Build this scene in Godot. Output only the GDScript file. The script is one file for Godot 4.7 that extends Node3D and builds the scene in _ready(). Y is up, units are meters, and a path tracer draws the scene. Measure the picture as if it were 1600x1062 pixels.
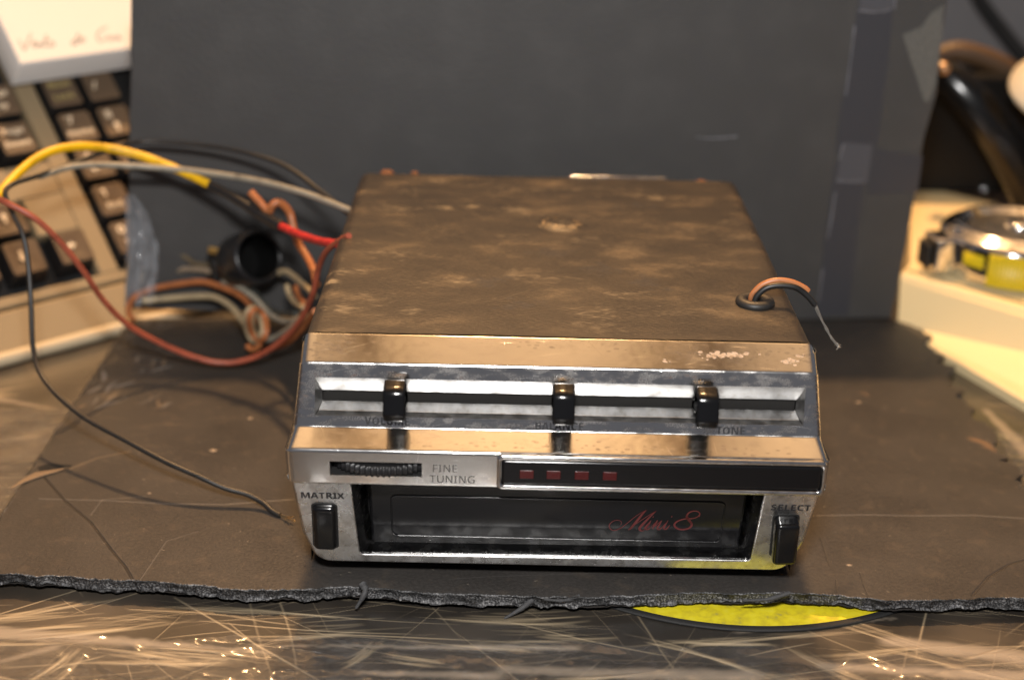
extends Node3D
# Car cartridge player on a cardboard sheet. All lengths below are in centimetres and are scaled by S when vertices are written.
const S := 0.01
const FPX := 2300.0
const CAM := Vector3(-1.599, 24.104, 38.784)
const CAM_ROT := Vector3(-0.39607, -0.00585, 0.02412)
const LAMP_AT := Vector3(-3.0, 172.0, -92.0)
var cam_basis := Basis.from_euler(CAM_ROT)
var rng := RandomNumberGenerator.new()
var M := {}
var taken := {}

# ---------------------------------------------------------------- rays: a pixel of the photograph gives a direction, the touched surface gives the distance
func ray(px: float, py: float) -> Vector3:
	return cam_basis * Vector3((px - 800.0) / FPX, -(py - 531.0) / FPX, -1.0)
func at_z(px: float, py: float, z: float) -> Vector3:
	var d := ray(px, py)
	return CAM + d * ((z - CAM.z) / d.z)
func at_y(px: float, py: float, y: float) -> Vector3:
	var d := ray(px, py)
	return CAM + d * ((y - CAM.y) / d.y)
func on_plane(px: float, py: float, p: Vector3, n: Vector3) -> Vector3:
	var d := ray(px, py)
	return CAM + d * ((p - CAM).dot(n) / d.dot(n))

# ---------------------------------------------------------------- naming
func numbered(called: String) -> String:
	if not taken.has(called):
		taken[called] = 0
		return called
	taken[called] += 1
	return "%s_%03d" % [called, taken[called]]
func tag(o: Node, label: String, category: String, group := "") -> Node:
	o.set_meta("label", label)
	o.set_meta("category", category)
	if group: o.set_meta("group", group)
	return o
func thing(called: String, label: String, category: String, at := Vector3.ZERO, group := "") -> Node3D:
	var o := Node3D.new()
	o.name = numbered(called)
	add_child(o)
	o.position = at * S
	tag(o, label, category, group)
	return o
func begin() -> SurfaceTool:
	var st := SurfaceTool.new()
	st.begin(Mesh.PRIMITIVE_TRIANGLES)
	return st
func obj(called: String, st: SurfaceTool, m: Material, parent: Node = null) -> MeshInstance3D:
	st.generate_normals()
	return put(called, st.commit(), m, parent)
func put(called: String, mesh: Mesh, m: Material, parent: Node = null) -> MeshInstance3D:
	var o := MeshInstance3D.new()
	o.mesh = mesh
	o.material_override = m
	o.cast_shadow = GeometryInstance3D.SHADOW_CASTING_SETTING_ON
	if parent == null:
		o.name = numbered(called)
		add_child(o)
	else:
		o.name = called
		parent.add_child(o, true)
	return o
func struct(o: Node) -> Node:
	o.set_meta("kind", "structure")
	return o

# ---------------------------------------------------------------- shapes
func vert(st: SurfaceTool, p: Vector3, uv := Vector2.ZERO) -> void:
	st.set_uv(uv)
	st.add_vertex(p * S)
func tri(st: SurfaceTool, a: Vector3, b: Vector3, c: Vector3, ua := Vector2.ZERO, ub := Vector2.ZERO, uc := Vector2.ZERO) -> void:
	vert(st, a, ua); vert(st, b, ub); vert(st, c, uc)
func quad(st: SurfaceTool, a: Vector3, b: Vector3, c: Vector3, d: Vector3, ua := Vector2.ZERO, ub := Vector2.ZERO, uc := Vector2.ZERO, ud := Vector2.ZERO) -> void:
	tri(st, a, b, c, ua, ub, uc)
	tri(st, a, c, d, ua, uc, ud)
# rings of equal length; clockwise from outside when rings advance to the right of the ring direction
func loft(st: SurfaceTool, rings: Array, closed := false, group := 1) -> void:
	st.set_smooth_group(group)
	var m := rings.size()
	for j in m - 1:
		var a: PackedVector3Array = rings[j]
		var b: PackedVector3Array = rings[j + 1]
		var n := a.size()
		for i in (n if closed else n - 1):
			var k := (i + 1) % n
			var u0 := float(i) / n
			var u1 := float(i + 1) / n
			var v0 := float(j) / (m - 1)
			var v1 := float(j + 1) / (m - 1)
			quad(st, a[i], a[k], b[k], b[i], Vector2(u0, v0), Vector2(u1, v0), Vector2(u1, v1), Vector2(u0, v1))
func smooth_path(pts: Array, per := 6) -> PackedVector3Array:
	var out := PackedVector3Array()
	for i in pts.size() - 1:
		var p0: Vector3 = pts[maxi(i - 1, 0)]
		var p1: Vector3 = pts[i]
		var p2: Vector3 = pts[i + 1]
		var p3: Vector3 = pts[mini(i + 2, pts.size() - 1)]
		for k in per:
			out.append(p1.cubic_interpolate(p2, p0, p3, float(k) / per))
	out.append(pts[-1])
	return out
func tube(st: SurfaceTool, pts: PackedVector3Array, r0: float, r1 := -1.0, sides := 10, wobble := 0.0) -> void:
	if r1 < 0.0: r1 = r0
	var rings := []
	var up := Vector3.UP
	for i in pts.size():
		var t := (pts[mini(i + 1, pts.size() - 1)] - pts[maxi(i - 1, 0)]).normalized()
		if i == 0 and absf(t.dot(up)) > 0.9: up = Vector3.RIGHT
		up = (up - t * up.dot(t)).normalized()
		var side := t.cross(up)
		var r := lerpf(r0, r1, float(i) / (pts.size() - 1)) * (1.0 + rng.randf_range(-wobble, wobble))
		var ring := PackedVector3Array()
		for k in sides:
			var a := TAU * k / sides
			ring.append(pts[i] + (up * cos(a) + side * sin(a)) * r)
		rings.append(ring)
	loft(st, rings, true)
	st.set_smooth_group(-1)
	for e in [0, rings.size() - 1]:
		var ring: PackedVector3Array = rings[e]
		for k in sides:
			var b := (k + 1) % sides
			if e == 0: tri(st, pts[e], ring[b], ring[k])
			else: tri(st, pts[e], ring[k], ring[b])
func rrect(w: float, h: float, r: float, seg := 5) -> PackedVector2Array:
	var out := PackedVector2Array()
	for c in 4:
		var cx: float = (w / 2 - r) * [1, -1, -1, 1][c]
		var cy: float = (h / 2 - r) * [1, 1, -1, -1][c]
		for k in seg + 1:
			var a := PI / 2 * (c + float(k) / seg)
			out.append(Vector2(cx + cos(a) * r, cy + sin(a) * r))
	return out
func circle2(r: float, n := 32, ry := -1.0) -> PackedVector2Array:
	var out := PackedVector2Array()
	for k in n:
		out.append(Vector2(cos(TAU * k / n) * r, sin(TAU * k / n) * (r if ry < 0 else ry)))
	return out
func inset(poly: PackedVector2Array, d: float) -> PackedVector2Array:
	var out := PackedVector2Array()
	var n := poly.size()
	for i in n:
		var a := (poly[i] - poly[(i + n - 1) % n]).normalized()
		var b := (poly[(i + 1) % n] - poly[i]).normalized()
		if a == Vector2.ZERO: a = b
		if b == Vector2.ZERO: b = a
		var na := Vector2(-a.y, a.x)
		var nb := Vector2(-b.y, b.x)
		var m := (na + nb).normalized()
		out.append(poly[i] + m * d / maxf(m.dot(na), 0.4))
	return out
# counter-clockwise outline in x,y extruded along local z from 0 to h, both rims bevelled
func prism(st: SurfaceTool, poly: PackedVector2Array, h: float, bevel: float, xf: Transform3D, seg := 2, back_bevel := true) -> void:
	var levels := []
	if back_bevel:
		for k in seg + 1:
			var a := PI / 2 * k / seg
			levels.append([bevel * (1.0 - sin(a)), bevel * (1.0 - cos(a))])
	else:
		levels.append([0.0, 0.0])
	for k in seg + 1:
		var a := PI / 2 * k / seg
		levels.append([bevel * (1.0 - cos(a)), h - bevel * (1.0 - sin(a))])
	var rings := []
	for l in levels:
		var ring := PackedVector3Array()
		for p in inset(poly, l[0]):
			ring.append(xf * Vector3(p.x, p.y, l[1]))
		rings.append(ring)
	var n := poly.size()
	st.set_smooth_group(1)
	for j in rings.size() - 1:
		for i in n:
			var k := (i + 1) % n
			quad(st, rings[j][i], rings[j + 1][i], rings[j + 1][k], rings[j][k])
	st.set_smooth_group(-1)
	var top := inset(poly, levels[-1][0])
	var ind := Geometry2D.triangulate_polygon(top)
	var lo: Vector2 = poly[0]
	var hi: Vector2 = poly[0]
	for p in poly:
		lo = lo.min(p); hi = hi.max(p)
	var size := (hi - lo).max(Vector2(0.001, 0.001))
	for t in range(0, ind.size(), 3):
		var a := ind[t]
		var b := ind[t + 1]
		var c := ind[t + 2]
		if (top[b] - top[a]).cross(top[c] - top[a]) > 0:
			var sw := b
			b = c; c = sw
		var q := func(i: int) -> Vector2: return (poly[i] - lo) / size
		tri(st, rings[-1][a], rings[-1][b], rings[-1][c], q.call(a), q.call(b), q.call(c))
		tri(st, rings[0][a], rings[0][c], rings[0][b], q.call(a), q.call(c), q.call(b))
func rbox(st: SurfaceTool, size: Vector3, r: float, xf: Transform3D, bevel := -1.0) -> void:
	prism(st, rrect(size.x, size.y, r), size.z, minf(r if bevel < 0 else bevel, r * 0.7), xf * Transform3D(Basis(), Vector3(0, 0, -size.z / 2)))
# surface of revolution about local y: profile points are (radius, height)
func lathe(st: SurfaceTool, prof: Array, xf: Transform3D, n := 40) -> void:
	var rings := []
	for p in prof:
		var ring := PackedVector3Array()
		for k in n:
			var a := TAU * k / n
			ring.append(xf * Vector3(cos(a) * p.x, p.y, sin(a) * p.x))
		rings.append(ring)
	for j in rings.size() - 1:
		st.set_smooth_group(1)
		for i in n:
			var k := (i + 1) % n
			quad(st, rings[j][i], rings[j][k], rings[j + 1][k], rings[j + 1][i], Vector2(float(i) / n, float(j) / rings.size()), Vector2(float(i + 1) / n, float(j) / rings.size()), Vector2(float(i + 1) / n, float(j + 1) / rings.size()), Vector2(float(i) / n, float(j + 1) / rings.size()))
func frame(origin: Vector3, x: Vector3, y: Vector3) -> Transform3D:
	x = x.normalized()
	var z := x.cross(y).normalized()
	return Transform3D(Basis(x, z.cross(x), z), origin)
func fillet(pts: Array) -> PackedVector2Array:   # each point (z, y, radius)
	var out := PackedVector2Array()
	for i in pts.size():
		var p := Vector2(pts[i].x, pts[i].y)
		if i == 0 or i == pts.size() - 1 or pts[i].z <= 0.0:
			out.append(p)
			continue
		var a := (Vector2(pts[i - 1].x, pts[i - 1].y) - p).normalized()
		var b := (Vector2(pts[i + 1].x, pts[i + 1].y) - p).normalized()
		var half := absf(a.angle_to(b)) / 2
		var t: float = pts[i].z / tan(half)
		var c: Vector2 = p + (a + b).normalized() * (pts[i].z / sin(half))
		var s := p + a * t - c
		var e := p + b * t - c
		var turn := s.angle_to(e)
		out.append(p + a * (t + 0.015))
		for k in 6:
			out.append(c + s.rotated(turn * k / 5.0))
		out.append(p + b * (t + 0.015))
	return out
func ribbon(st: SurfaceTool, pts: PackedVector2Array, w0: float, w1: float, xf: Transform3D) -> void:   # flat ink stroke in the plane of xf
	st.set_smooth_group(-1)
	for i in pts.size() - 1:
		var d := (pts[i + 1] - pts[i]).normalized()
		var n := Vector2(-d.y, d.x)
		var fa := sin(PI * (float(i) + 0.3) / pts.size())
		var fb := sin(PI * (float(i) + 1.3) / pts.size())
		var a := lerpf(w0, w1, fa)
		var b := lerpf(w0, w1, fb)
		var q := [pts[i] + n * a, pts[i + 1] + n * b, pts[i + 1] - n * b, pts[i] - n * a]
		quad(st, xf * Vector3(q[0].x, q[0].y, 0), xf * Vector3(q[1].x, q[1].y, 0), xf * Vector3(q[2].x, q[2].y, 0), xf * Vector3(q[3].x, q[3].y, 0))
func smooth2(pts: Array, per := 5) -> PackedVector2Array:
	var v := []
	for p in pts: v.append(Vector3(p.x, p.y, 0))
	var out := PackedVector2Array()
	for p in smooth_path(v, per): out.append(Vector2(p.x, p.y))
	return out
func lettering(called: String, words: String, size_cm: float, xf: Transform3D, m: Material, parent: Node, bold := false, serif := false, squeeze := 1.0) -> MeshInstance3D:
	var t := TextMesh.new()
	var f := SystemFont.new()
	f.font_names = PackedStringArray(["Droid Serif" if serif else "Droid Sans"])
	f.font_weight = 700 if bold else 400
	t.font = f
	t.text = words
	t.font_size = 32
	t.pixel_size = size_cm * S / 23.0      # cap height = size_cm
	t.depth = 0.008 * S
	t.horizontal_alignment = HORIZONTAL_ALIGNMENT_CENTER
	t.vertical_alignment = VERTICAL_ALIGNMENT_CENTER
	t.line_spacing = -6.0
	var o := put(called, t, m, parent)
	o.transform = Transform3D(xf.basis.scaled_local(Vector3(squeeze, 1, 1)), xf.origin * S)
	return o

# ---------------------------------------------------------------- materials (colours are linear base colours)
func lin(r: float, g: float, b: float) -> Color:
	return Color(r, g, b).linear_to_srgb()
func mat(r: float, g: float, b: float, rough: float, metal := 0.0, spec := 0.5) -> StandardMaterial3D:
	var m := StandardMaterial3D.new()
	m.albedo_color = lin(r, g, b)
	m.roughness = rough
	m.metallic = metal
	m.metallic_specular = spec
	return m
func noise(freq: float, oct := 4, sd := 1, kind := FastNoiseLite.TYPE_SIMPLEX_SMOOTH) -> FastNoiseLite:
	var n := FastNoiseLite.new()
	n.noise_type = kind
	n.frequency = freq
	n.fractal_octaves = oct
	n.seed = sd
	return n
func noise_tex(freq: float, oct: int, sd: int, ramp: Gradient = null, as_normal := false, bump := 4.0, size := 512) -> NoiseTexture2D:
	var t := NoiseTexture2D.new()
	t.width = size; t.height = size
	t.seamless = true
	t.noise = noise(freq, oct, sd)
	if ramp: t.color_ramp = ramp
	if as_normal:
		t.as_normal_map = true
		t.bump_strength = bump
	return t
func ramp(stops: Array) -> Gradient:
	var g := Gradient.new()
	var off := PackedFloat32Array()
	var col := PackedColorArray()
	for s in stops:
		off.append(s[0]); col.append(s[1])
	g.offsets = off
	g.colors = col
	return g
func grained(m: StandardMaterial3D, per_metre: float, freq: float, depth: float, sd: int) -> StandardMaterial3D:   # fine relief, no UVs needed
	m.uv1_triplanar = true
	m.uv1_scale = Vector3.ONE * per_metre
	m.normal_enabled = true
	m.normal_texture = noise_tex(freq, 4, sd, null, true, depth)
	return m
class Canvas:   # a small float canvas: r, g, b in linear base colour, plus roughness and height
	var w: int
	var h: int
	var col := PackedVector3Array()
	var rough := PackedFloat32Array()
	var high := PackedFloat32Array()
	var metal := PackedFloat32Array()
	func _init(ww: int, hh: int, c: Vector3, r: float) -> void:
		w = ww; h = hh
		col.resize(w * h); col.fill(c)
		rough.resize(w * h); rough.fill(r)
		high.resize(w * h); high.fill(0.5)
		metal.resize(w * h); metal.fill(0.0)
	func blend(x: int, y: int, c: Vector3, a: float, r := -1.0, dh := 0.0) -> void:
		if x < 0 or y < 0 or x >= w or y >= h: return
		var i := y * w + x
		col[i] = col[i].lerp(c, a)
		if r >= 0.0: rough[i] = lerpf(rough[i], r, a)
		high[i] += dh * a
	func stroke(pts: PackedVector2Array, c: Vector3, a: float, half: float, r := -1.0, dh := 0.0, fade := true) -> void:
		var total := 0.0
		for i in pts.size() - 1: total += pts[i].distance_to(pts[i + 1])
		var done := 0.0
		for i in pts.size() - 1:
			var n := maxi(1, int(pts[i].distance_to(pts[i + 1]) / 0.8))
			for k in n:
				var p := pts[i].lerp(pts[i + 1], float(k) / n)
				var s := (done + pts[i].distance_to(pts[i + 1]) * k / n) / maxf(total, 1.0)
				var aa := a * (pow(sin(PI * clampf(s, 0.02, 0.98)), 0.5) if fade else 1.0)
				if half < 0.8:
					blend(int(p.x), int(p.y), c, aa, r, dh)
				else:
					for yy in range(int(p.y - half), int(p.y + half) + 1):
						for xx in range(int(p.x - half), int(p.x + half) + 1):
							var d := Vector2(xx - p.x, yy - p.y).length() / half
							if d < 1.0: blend(xx, yy, c, aa * (1.0 - d) * 0.7, r, dh)
			done += pts[i].distance_to(pts[i + 1])
	func albedo() -> ImageTexture:
		var d := PackedByteArray()
		d.resize(w * h * 3)
		for i in w * h:
			var c := col[i]
			d[i * 3] = int(255.0 * clampf(pow(maxf(c.x, 0.0), 1.0 / 2.2), 0, 1))
			d[i * 3 + 1] = int(255.0 * clampf(pow(maxf(c.y, 0.0), 1.0 / 2.2), 0, 1))
			d[i * 3 + 2] = int(255.0 * clampf(pow(maxf(c.z, 0.0), 1.0 / 2.2), 0, 1))
		return ImageTexture.create_from_image(Image.create_from_data(w, h, false, Image.FORMAT_RGB8, d))
	func grey(values: PackedFloat32Array) -> Image:
		var d := PackedByteArray()
		d.resize(w * h)
		for i in w * h: d[i] = int(255.0 * clampf(values[i], 0, 1))
		return Image.create_from_data(w, h, false, Image.FORMAT_L8, d)
	func apply(m: StandardMaterial3D, bump: float, with_metal := false) -> void:
		m.albedo_color = Color.WHITE
		m.albedo_texture = albedo()
		m.roughness = 1.0
		m.roughness_texture = ImageTexture.create_from_image(grey(rough))
		m.roughness_texture_channel = BaseMaterial3D.TEXTURE_CHANNEL_RED
		if with_metal:
			m.metallic = 1.0
			m.metallic_texture = ImageTexture.create_from_image(grey(metal))
			m.metallic_texture_channel = BaseMaterial3D.TEXTURE_CHANNEL_RED
		if bump > 0.0:
			var im := grey(high)
			im.convert(Image.FORMAT_RGBA8)
			im.bump_map_to_normal_map(bump)
			m.normal_enabled = true
			m.normal_texture = ImageTexture.create_from_image(im)
func noise_grid(w: int, h: int, n: FastNoiseLite, sx := 1.0, sy := 1.0) -> PackedByteArray:   # 0..255, native speed
	var im := n.get_image(maxi(4, int(w * sx)), maxi(4, int(h * sy)), false, false, true)
	im.resize(w, h, Image.INTERPOLATE_CUBIC)
	im.convert(Image.FORMAT_L8)
	return im.get_data()

func _ready() -> void:
	rng.seed = 8
	look()
	materials()
	setting()
	cardboard()
	backdrop()
	player()
	keyboard()
	right_side()
	wires()

# ---------------------------------------------------------------- camera, air, light
func look() -> void:
	var cam := Camera3D.new()
	var at := CameraAttributesPhysical.new()
	at.frustum_focal_length = 51.97
	at.exposure_aperture = 7.0
	at.frustum_focus_distance = 0.445
	cam.attributes = at
	cam.fov = rad_to_deg(2.0 * atan(531.0 / FPX))
	cam.near = 0.02
	cam.far = 60.0
	cam.transform = Transform3D(cam_basis, CAM * S)
	add_child(cam)
	cam.current = true
	var e := Environment.new()
	e.background_mode = Environment.BG_COLOR
	e.background_color = lin(0.125, 0.125, 0.14)
	e.tonemap_mode = Environment.TONE_MAPPER_LINEAR
	e.tonemap_exposure = 1.0
	e.sdfgi_enabled = true
	e.ssao_enabled = true
	e.ssil_enabled = true
	var we := WorldEnvironment.new()
	we.environment = e
	add_child(we)
	# the camera's own pop-up flash, above the lens
	var flash := AreaLight3D.new()
	flash.name = "camera_flash"
	flash.area_size = Vector2(0.06, 0.035)
	flash.light_color = lin(1.0, 0.97, 0.94)
	flash.light_energy = 0.32
	flash.shadow_enabled = true
	flash.area_range = 8.0
	flash.transform = Transform3D(cam_basis, (CAM + cam_basis.y * 10.0 + cam_basis.z * 1.0) * S)
	add_child(flash)
	# tungsten ceiling lamp behind the desk
	var bulb := OmniLight3D.new()
	bulb.name = "ceiling_lamp_glow"
	bulb.light_color = lin(1.0, 0.57, 0.25)
	bulb.light_energy = 4.3
	bulb.light_size = 0.05
	bulb.omni_range = 12.0
	bulb.omni_attenuation = 2.0
	bulb.shadow_enabled = true
	bulb.position = LAMP_AT * S
	add_child(bulb)

func materials() -> void:
	M.black_plastic = mat(0.004, 0.004, 0.0045, 0.15)
	M.black_matte = grained(mat(0.012, 0.012, 0.012, 0.7), 60, 0.05, 2.0, 4)
	M.rubber = grained(mat(0.018, 0.017, 0.016, 0.5), 120, 0.03, 2.0, 5)
	M.felt = grained(mat(0.010, 0.009, 0.008, 0.95), 150, 0.08, 6.0, 6)
	M.ink_soft = mat(0.08, 0.077, 0.072, 0.4)
	M.ink = mat(0.012, 0.012, 0.014, 0.6)
	M.satin = chrome(0.34, 0.56, 11)
	M.chrome = chrome(0.13, 0.78, 12)
	M.satin_low = chrome(0.27, 0.72, 15)
	M.throat = chrome(0.24, 0.30, 18)
	M.copper = mat(0.55, 0.42, 0.25, 0.35, 0.9)
	M.rust = grained(mat(0.17, 0.065, 0.025, 0.8), 80, 0.04, 4.0, 7)
func chrome(rough: float, tone: float, sd: int) -> StandardMaterial3D:
	var m := mat(tone, tone * 0.99, tone * 0.97, 1.0, 1.0)
	m.uv1_triplanar = true
	m.uv1_scale = Vector3.ONE * 22.0
	m.roughness_texture = noise_tex(0.012, 5, sd, ramp([[0.0, Color.WHITE * rough * 0.75], [0.45, Color.WHITE * rough * 0.95], [0.7, Color.WHITE * rough * 1.2], [1.0, Color.WHITE * rough * 1.8]]))
	m.roughness_texture_channel = BaseMaterial3D.TEXTURE_CHANNEL_RED
	m.albedo_color = Color.WHITE
	m.albedo_texture = noise_tex(0.02, 5, sd + 1, ramp([[0.0, lin(tone * 0.5, tone * 0.46, tone * 0.42)], [0.3, lin(tone * 0.85, tone * 0.84, tone * 0.82)], [0.6, lin(tone, tone, tone)], [1.0, lin(tone * 0.8, tone * 0.76, tone * 0.7)]]))
	m.normal_enabled = true
	m.normal_texture = noise_tex(0.02, 4, sd + 2, null, true, 0.5)
	m.normal_scale = 0.25
	return m

# ---------------------------------------------------------------- desk, ceiling, wall, lamp
const DESK_Y := -0.66
func setting() -> void:
	# near part of the desk top: scratched dark plastic sheet
	var x0 := -26.0
	var x1 := 24.0
	var z0 := -28.0
	var z1 := 9.0
	var w := 1700
	var h := 1258
	var c := Canvas.new(w, h, Vector3(0.020, 0.017, 0.014), 0.34)
	var n1 := noise_grid(w, h, noise(0.02, 4, 21), 0.25, 0.25)
	var n2 := noise_grid(w, h, noise(0.006, 3, 22), 0.25, 0.25)
	for i in w * h:
		var a := n1[i] / 255.0
		var b := n2[i] / 255.0
		var t := clampf(a * 1.6 - 0.75, 0.0, 1.0) * 0.35 + clampf(b * 1.5 - 0.8, 0.0, 1.0) * 0.35
		c.col[i] = c.col[i].lerp(Vector3(0.13, 0.10, 0.07), t)
		c.rough[i] = 0.30 + 0.25 * a
		c.high[i] = 0.5 + (b - 0.5) * 0.5 + (a - 0.5) * 0.12
	var per := w / (x1 - x0)
	var scratch := func(p: Vector2, ang: float, ln: float, bow: float, tone: float, al: float, half: float) -> void:
		var pts := PackedVector2Array()
		for q in 7:
			var t := q / 6.0 - 0.5
			pts.append(p + Vector2(t * ln, 4.0 * bow * t * t * ln).rotated(ang))
		c.stroke(pts, Vector3(0.56, 0.45, 0.29) * tone, al, half, 0.55, 0.2)
	for k in 950:      # single scratches, most of them along the desk edge
		var p := Vector2(rng.randf() * w, (rng.randf() if k % 3 else 0.72 + 0.28 * rng.randf()) * h)
		scratch.call(p, rng.randfn(0.0, 0.16) if rng.randf() < 0.55 else rng.randf_range(-1.3, 1.3), rng.randf_range(0.6, 7.0) * per, rng.randfn(0.0, 0.015), rng.randf_range(0.4, 1.0), rng.randf_range(0.06, 0.45), 0.5 if rng.randf() < 0.6 else rng.randf_range(1.2, 2.2))
	for k in 150:       # rubbed streaks: bundles of fine scratches
		var p := Vector2(rng.randf() * w, (0.72 + 0.28 * rng.randf() if k % 4 else rng.randf()) * h)
		var ang := rng.randfn(0.0, 0.28) if k % 5 else rng.randf_range(-1.2, 1.2)
		var ln := rng.randf_range(1.0, 5.0) * per
		var wide := rng.randf_range(0.04, 0.22) * per
		var bow := rng.randfn(0.0, 0.03)
		for q in 16:
			scratch.call(p + Vector2(rng.randfn(0, ln * 0.2), rng.randfn(0, wide)).rotated(ang), ang + rng.randfn(0, 0.05), ln * rng.randf_range(0.3, 1.0), bow, rng.randf_range(0.5, 1.0), rng.randf_range(0.05, 0.24), rng.randf_range(0.6, 3.4))
	for q in [[-40, 985, 420, 1018, 15.0, 3.0], [-30, 1040, 90, 1010, 4.0, 7.0], [560, 1050, 780, 1056, 5.0, 9.0], [1150, 985, 1400, 965, 6.0, 3.0], [1380, 1000, 1620, 1030, 12.0, 16.0], [1280, 1040, 1620, 1058, 8.0, 14.0], [430, 1008, 900, 1012, 3.0, 7.0], [780, 1045, 1180, 1058, 9.0, 14.0], [1540, 640, 1620, 720, 8.0, 16.0], [-20, 620, 90, 640, 10.0, 4.0], [-10, 690, 60, 680, 6.0, 8.0]]:      # overlapping layers of rubbed film
		var a2 := at_y(q[0], q[1], DESK_Y)
		var b2 := at_y(q[2], q[3], DESK_Y)
		for k in 60:
			var f := k / 60.0
			var p3 := a2.lerp(b2, f)
			var p2 := Vector2((p3.x - x0) * per, (p3.z - z0) * per + rng.randf_range(-2, 2))
			c.stroke(PackedVector2Array([p2, p2 + (Vector2(b2.x - a2.x, b2.z - a2.z) * per / 40.0)]), Vector3(0.30, 0.25, 0.19), 0.13, lerpf(q[4], q[5], f) * rng.randf_range(0.8, 1.2), 0.4, 0.03, false)
	var dm := StandardMaterial3D.new()
	c.apply(dm, 3.0)
	dm.clearcoat_enabled = true
	dm.clearcoat = 0.6
	dm.clearcoat_roughness = 0.18
	var st := begin()
	st.set_smooth_group(-1)
	quad(st, Vector3(x0, DESK_Y, z0), Vector3(x1, DESK_Y, z0), Vector3(x1, DESK_Y, z1), Vector3(x0, DESK_Y, z1), Vector2(0, 0), Vector2(1, 0), Vector2(1, 1), Vector2(0, 1))
	struct(obj_t("desk_top", st, dm))
	st = begin()
	st.set_smooth_group(-1)
	var y := DESK_Y - 0.03
	quad(st, Vector3(-90, y, -75), Vector3(90, y, -75), Vector3(90, y, 22), Vector3(-90, y, 22))
	quad(st, Vector3(-90, y, 22), Vector3(90, y, 22), Vector3(90, y - 3, 22), Vector3(-90, y - 3, 22))
	struct(obj("desk_underlay", st, grained(mat(0.035, 0.03, 0.026, 0.45), 8, 0.02, 2.0, 9)))
	# what the chrome mirrors: a tan ceiling and the wall behind the desk
	st = begin()
	rbox(st, Vector3(420, 3, 420), 0.5, Transform3D(Basis(), Vector3(0, 236, -20)))
	struct(obj("ceiling", st, grained(mat(0.70, 0.69, 0.66, 0.9), 2, 0.02, 2.0, 10)))
	for q in [[-29.0, 9.0], [30.0, 13.0]]:  # unseen dark beams, added to give dark bands in the chrome reflections
		st = begin()
		rbox(st, Vector3(q[1], 7, 418), 0.5, Transform3D(Basis(), Vector3(q[0], 231, -20)))
		struct(obj("added_ceiling_beam", st, grained(mat(0.07, 0.045, 0.025, 0.7), 3, 0.02, 2.0, 14)))
	st = begin()
	rbox(st, Vector3(420, 320, 3), 0.5, Transform3D(Basis(), Vector3(0, 74, -228)))
	struct(obj("wall_rear", st, grained(mat(0.45, 0.42, 0.38, 0.9), 2, 0.02, 2.0, 13)))
	var lamp := thing("ceiling_lamp", "round frosted ceiling lamp hanging above and behind the desk", "lamp", LAMP_AT)
	st = begin()
	var prof := []
	for k in 17:
		var a := PI * k / 16.0
		prof.append(Vector2(6.0 * sin(a), 6.0 * cos(a)))
	lathe(st, prof, Transform3D(), 28)
	var glow := mat(0.8, 0.75, 0.7, 0.4)
	glow.emission_enabled = true
	glow.emission = lin(1.0, 0.6, 0.28)
	glow.emission_energy_multiplier = 9.0
	obj("globe", st, glow, lamp)
	st = begin()
	lathe(st, [Vector2(0.01, 62), Vector2(5, 62), Vector2(5, 60.5), Vector2(0.6, 59), Vector2(0.6, 8), Vector2(3, 7), Vector2(3, 5.2), Vector2(0.01, 5.2)], Transform3D(), 20)
	obj("stem", st, mat(0.4, 0.3, 0.15, 0.4, 0.8), lamp)
	# thick yellow disc under the sheet
	var a0 := at_y(945, 951, DESK_Y)
	var b0 := at_y(1402, 953, DESK_Y)
	var low := at_y(1180, 988, DESK_Y)
	var mid := (a0 + b0) / 2
	var sag := low.z - mid.z
	var half := a0.distance_to(b0) / 2
	var rad := (half * half + sag * sag) / (2 * sag)
	var disc := thing("yellow_disc", "flat yellow disc with black rim sticking out under the black cardboard", "disc", Vector3(mid.x, DESK_Y, low.z - rad))
	st = begin()
	lathe(st, [Vector2(rad - 0.3, 0.0), Vector2(rad, 0.01), Vector2(rad + 0.02, 0.05), Vector2(rad - 0.02, 0.09), Vector2(rad - 0.14, 0.10), Vector2(rad - 0.3, 0.085)], Transform3D(), 120)
	obj("rim", st, M.black_matte, disc)
	st = begin()
	lathe(st, [Vector2(0.01, 0.095), Vector2(rad - 0.24, 0.095), Vector2(rad - 0.2, 0.09), Vector2(rad - 0.2, 0.03)], Transform3D(), 120)
	var ym := mat(0.62, 0.52, 0.02, 0.5)
	ym.uv1_triplanar = true
	ym.uv1_scale = Vector3.ONE * 18
	ym.albedo_color = Color.WHITE
	ym.albedo_texture = noise_tex(0.02, 5, 31, ramp([[0.0, lin(0.30, 0.28, 0.10)], [0.22, lin(0.52, 0.43, 0.02)], [0.6, lin(0.66, 0.56, 0.015)], [1.0, lin(0.7, 0.62, 0.05)]]))
	obj("face", st, ym, disc)
	# crumpled clear film lying on the desk in front
	var fm := mat(0.55, 0.55, 0.55, 0.15)
	fm.transparency = BaseMaterial3D.TRANSPARENCY_ALPHA
	fm.albedo_color = Color(0.75, 0.75, 0.76, 0.025)
	film("clear plastic film lying crumpled along the front edge of the desk", -27.0, 25.0, 2.7, 9.0, 0.30, fm, 40)
	film("clear plastic film lying crumpled between the cardboard and the cream box", 17.3, 24.0, -12.0, 0.5, 0.26, fm, 44)
	film("clear plastic film lying crumpled between the cardboard and the keyboard", -27.0, -18.3, -12.5, 0.5, 0.22, fm, 47)
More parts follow.
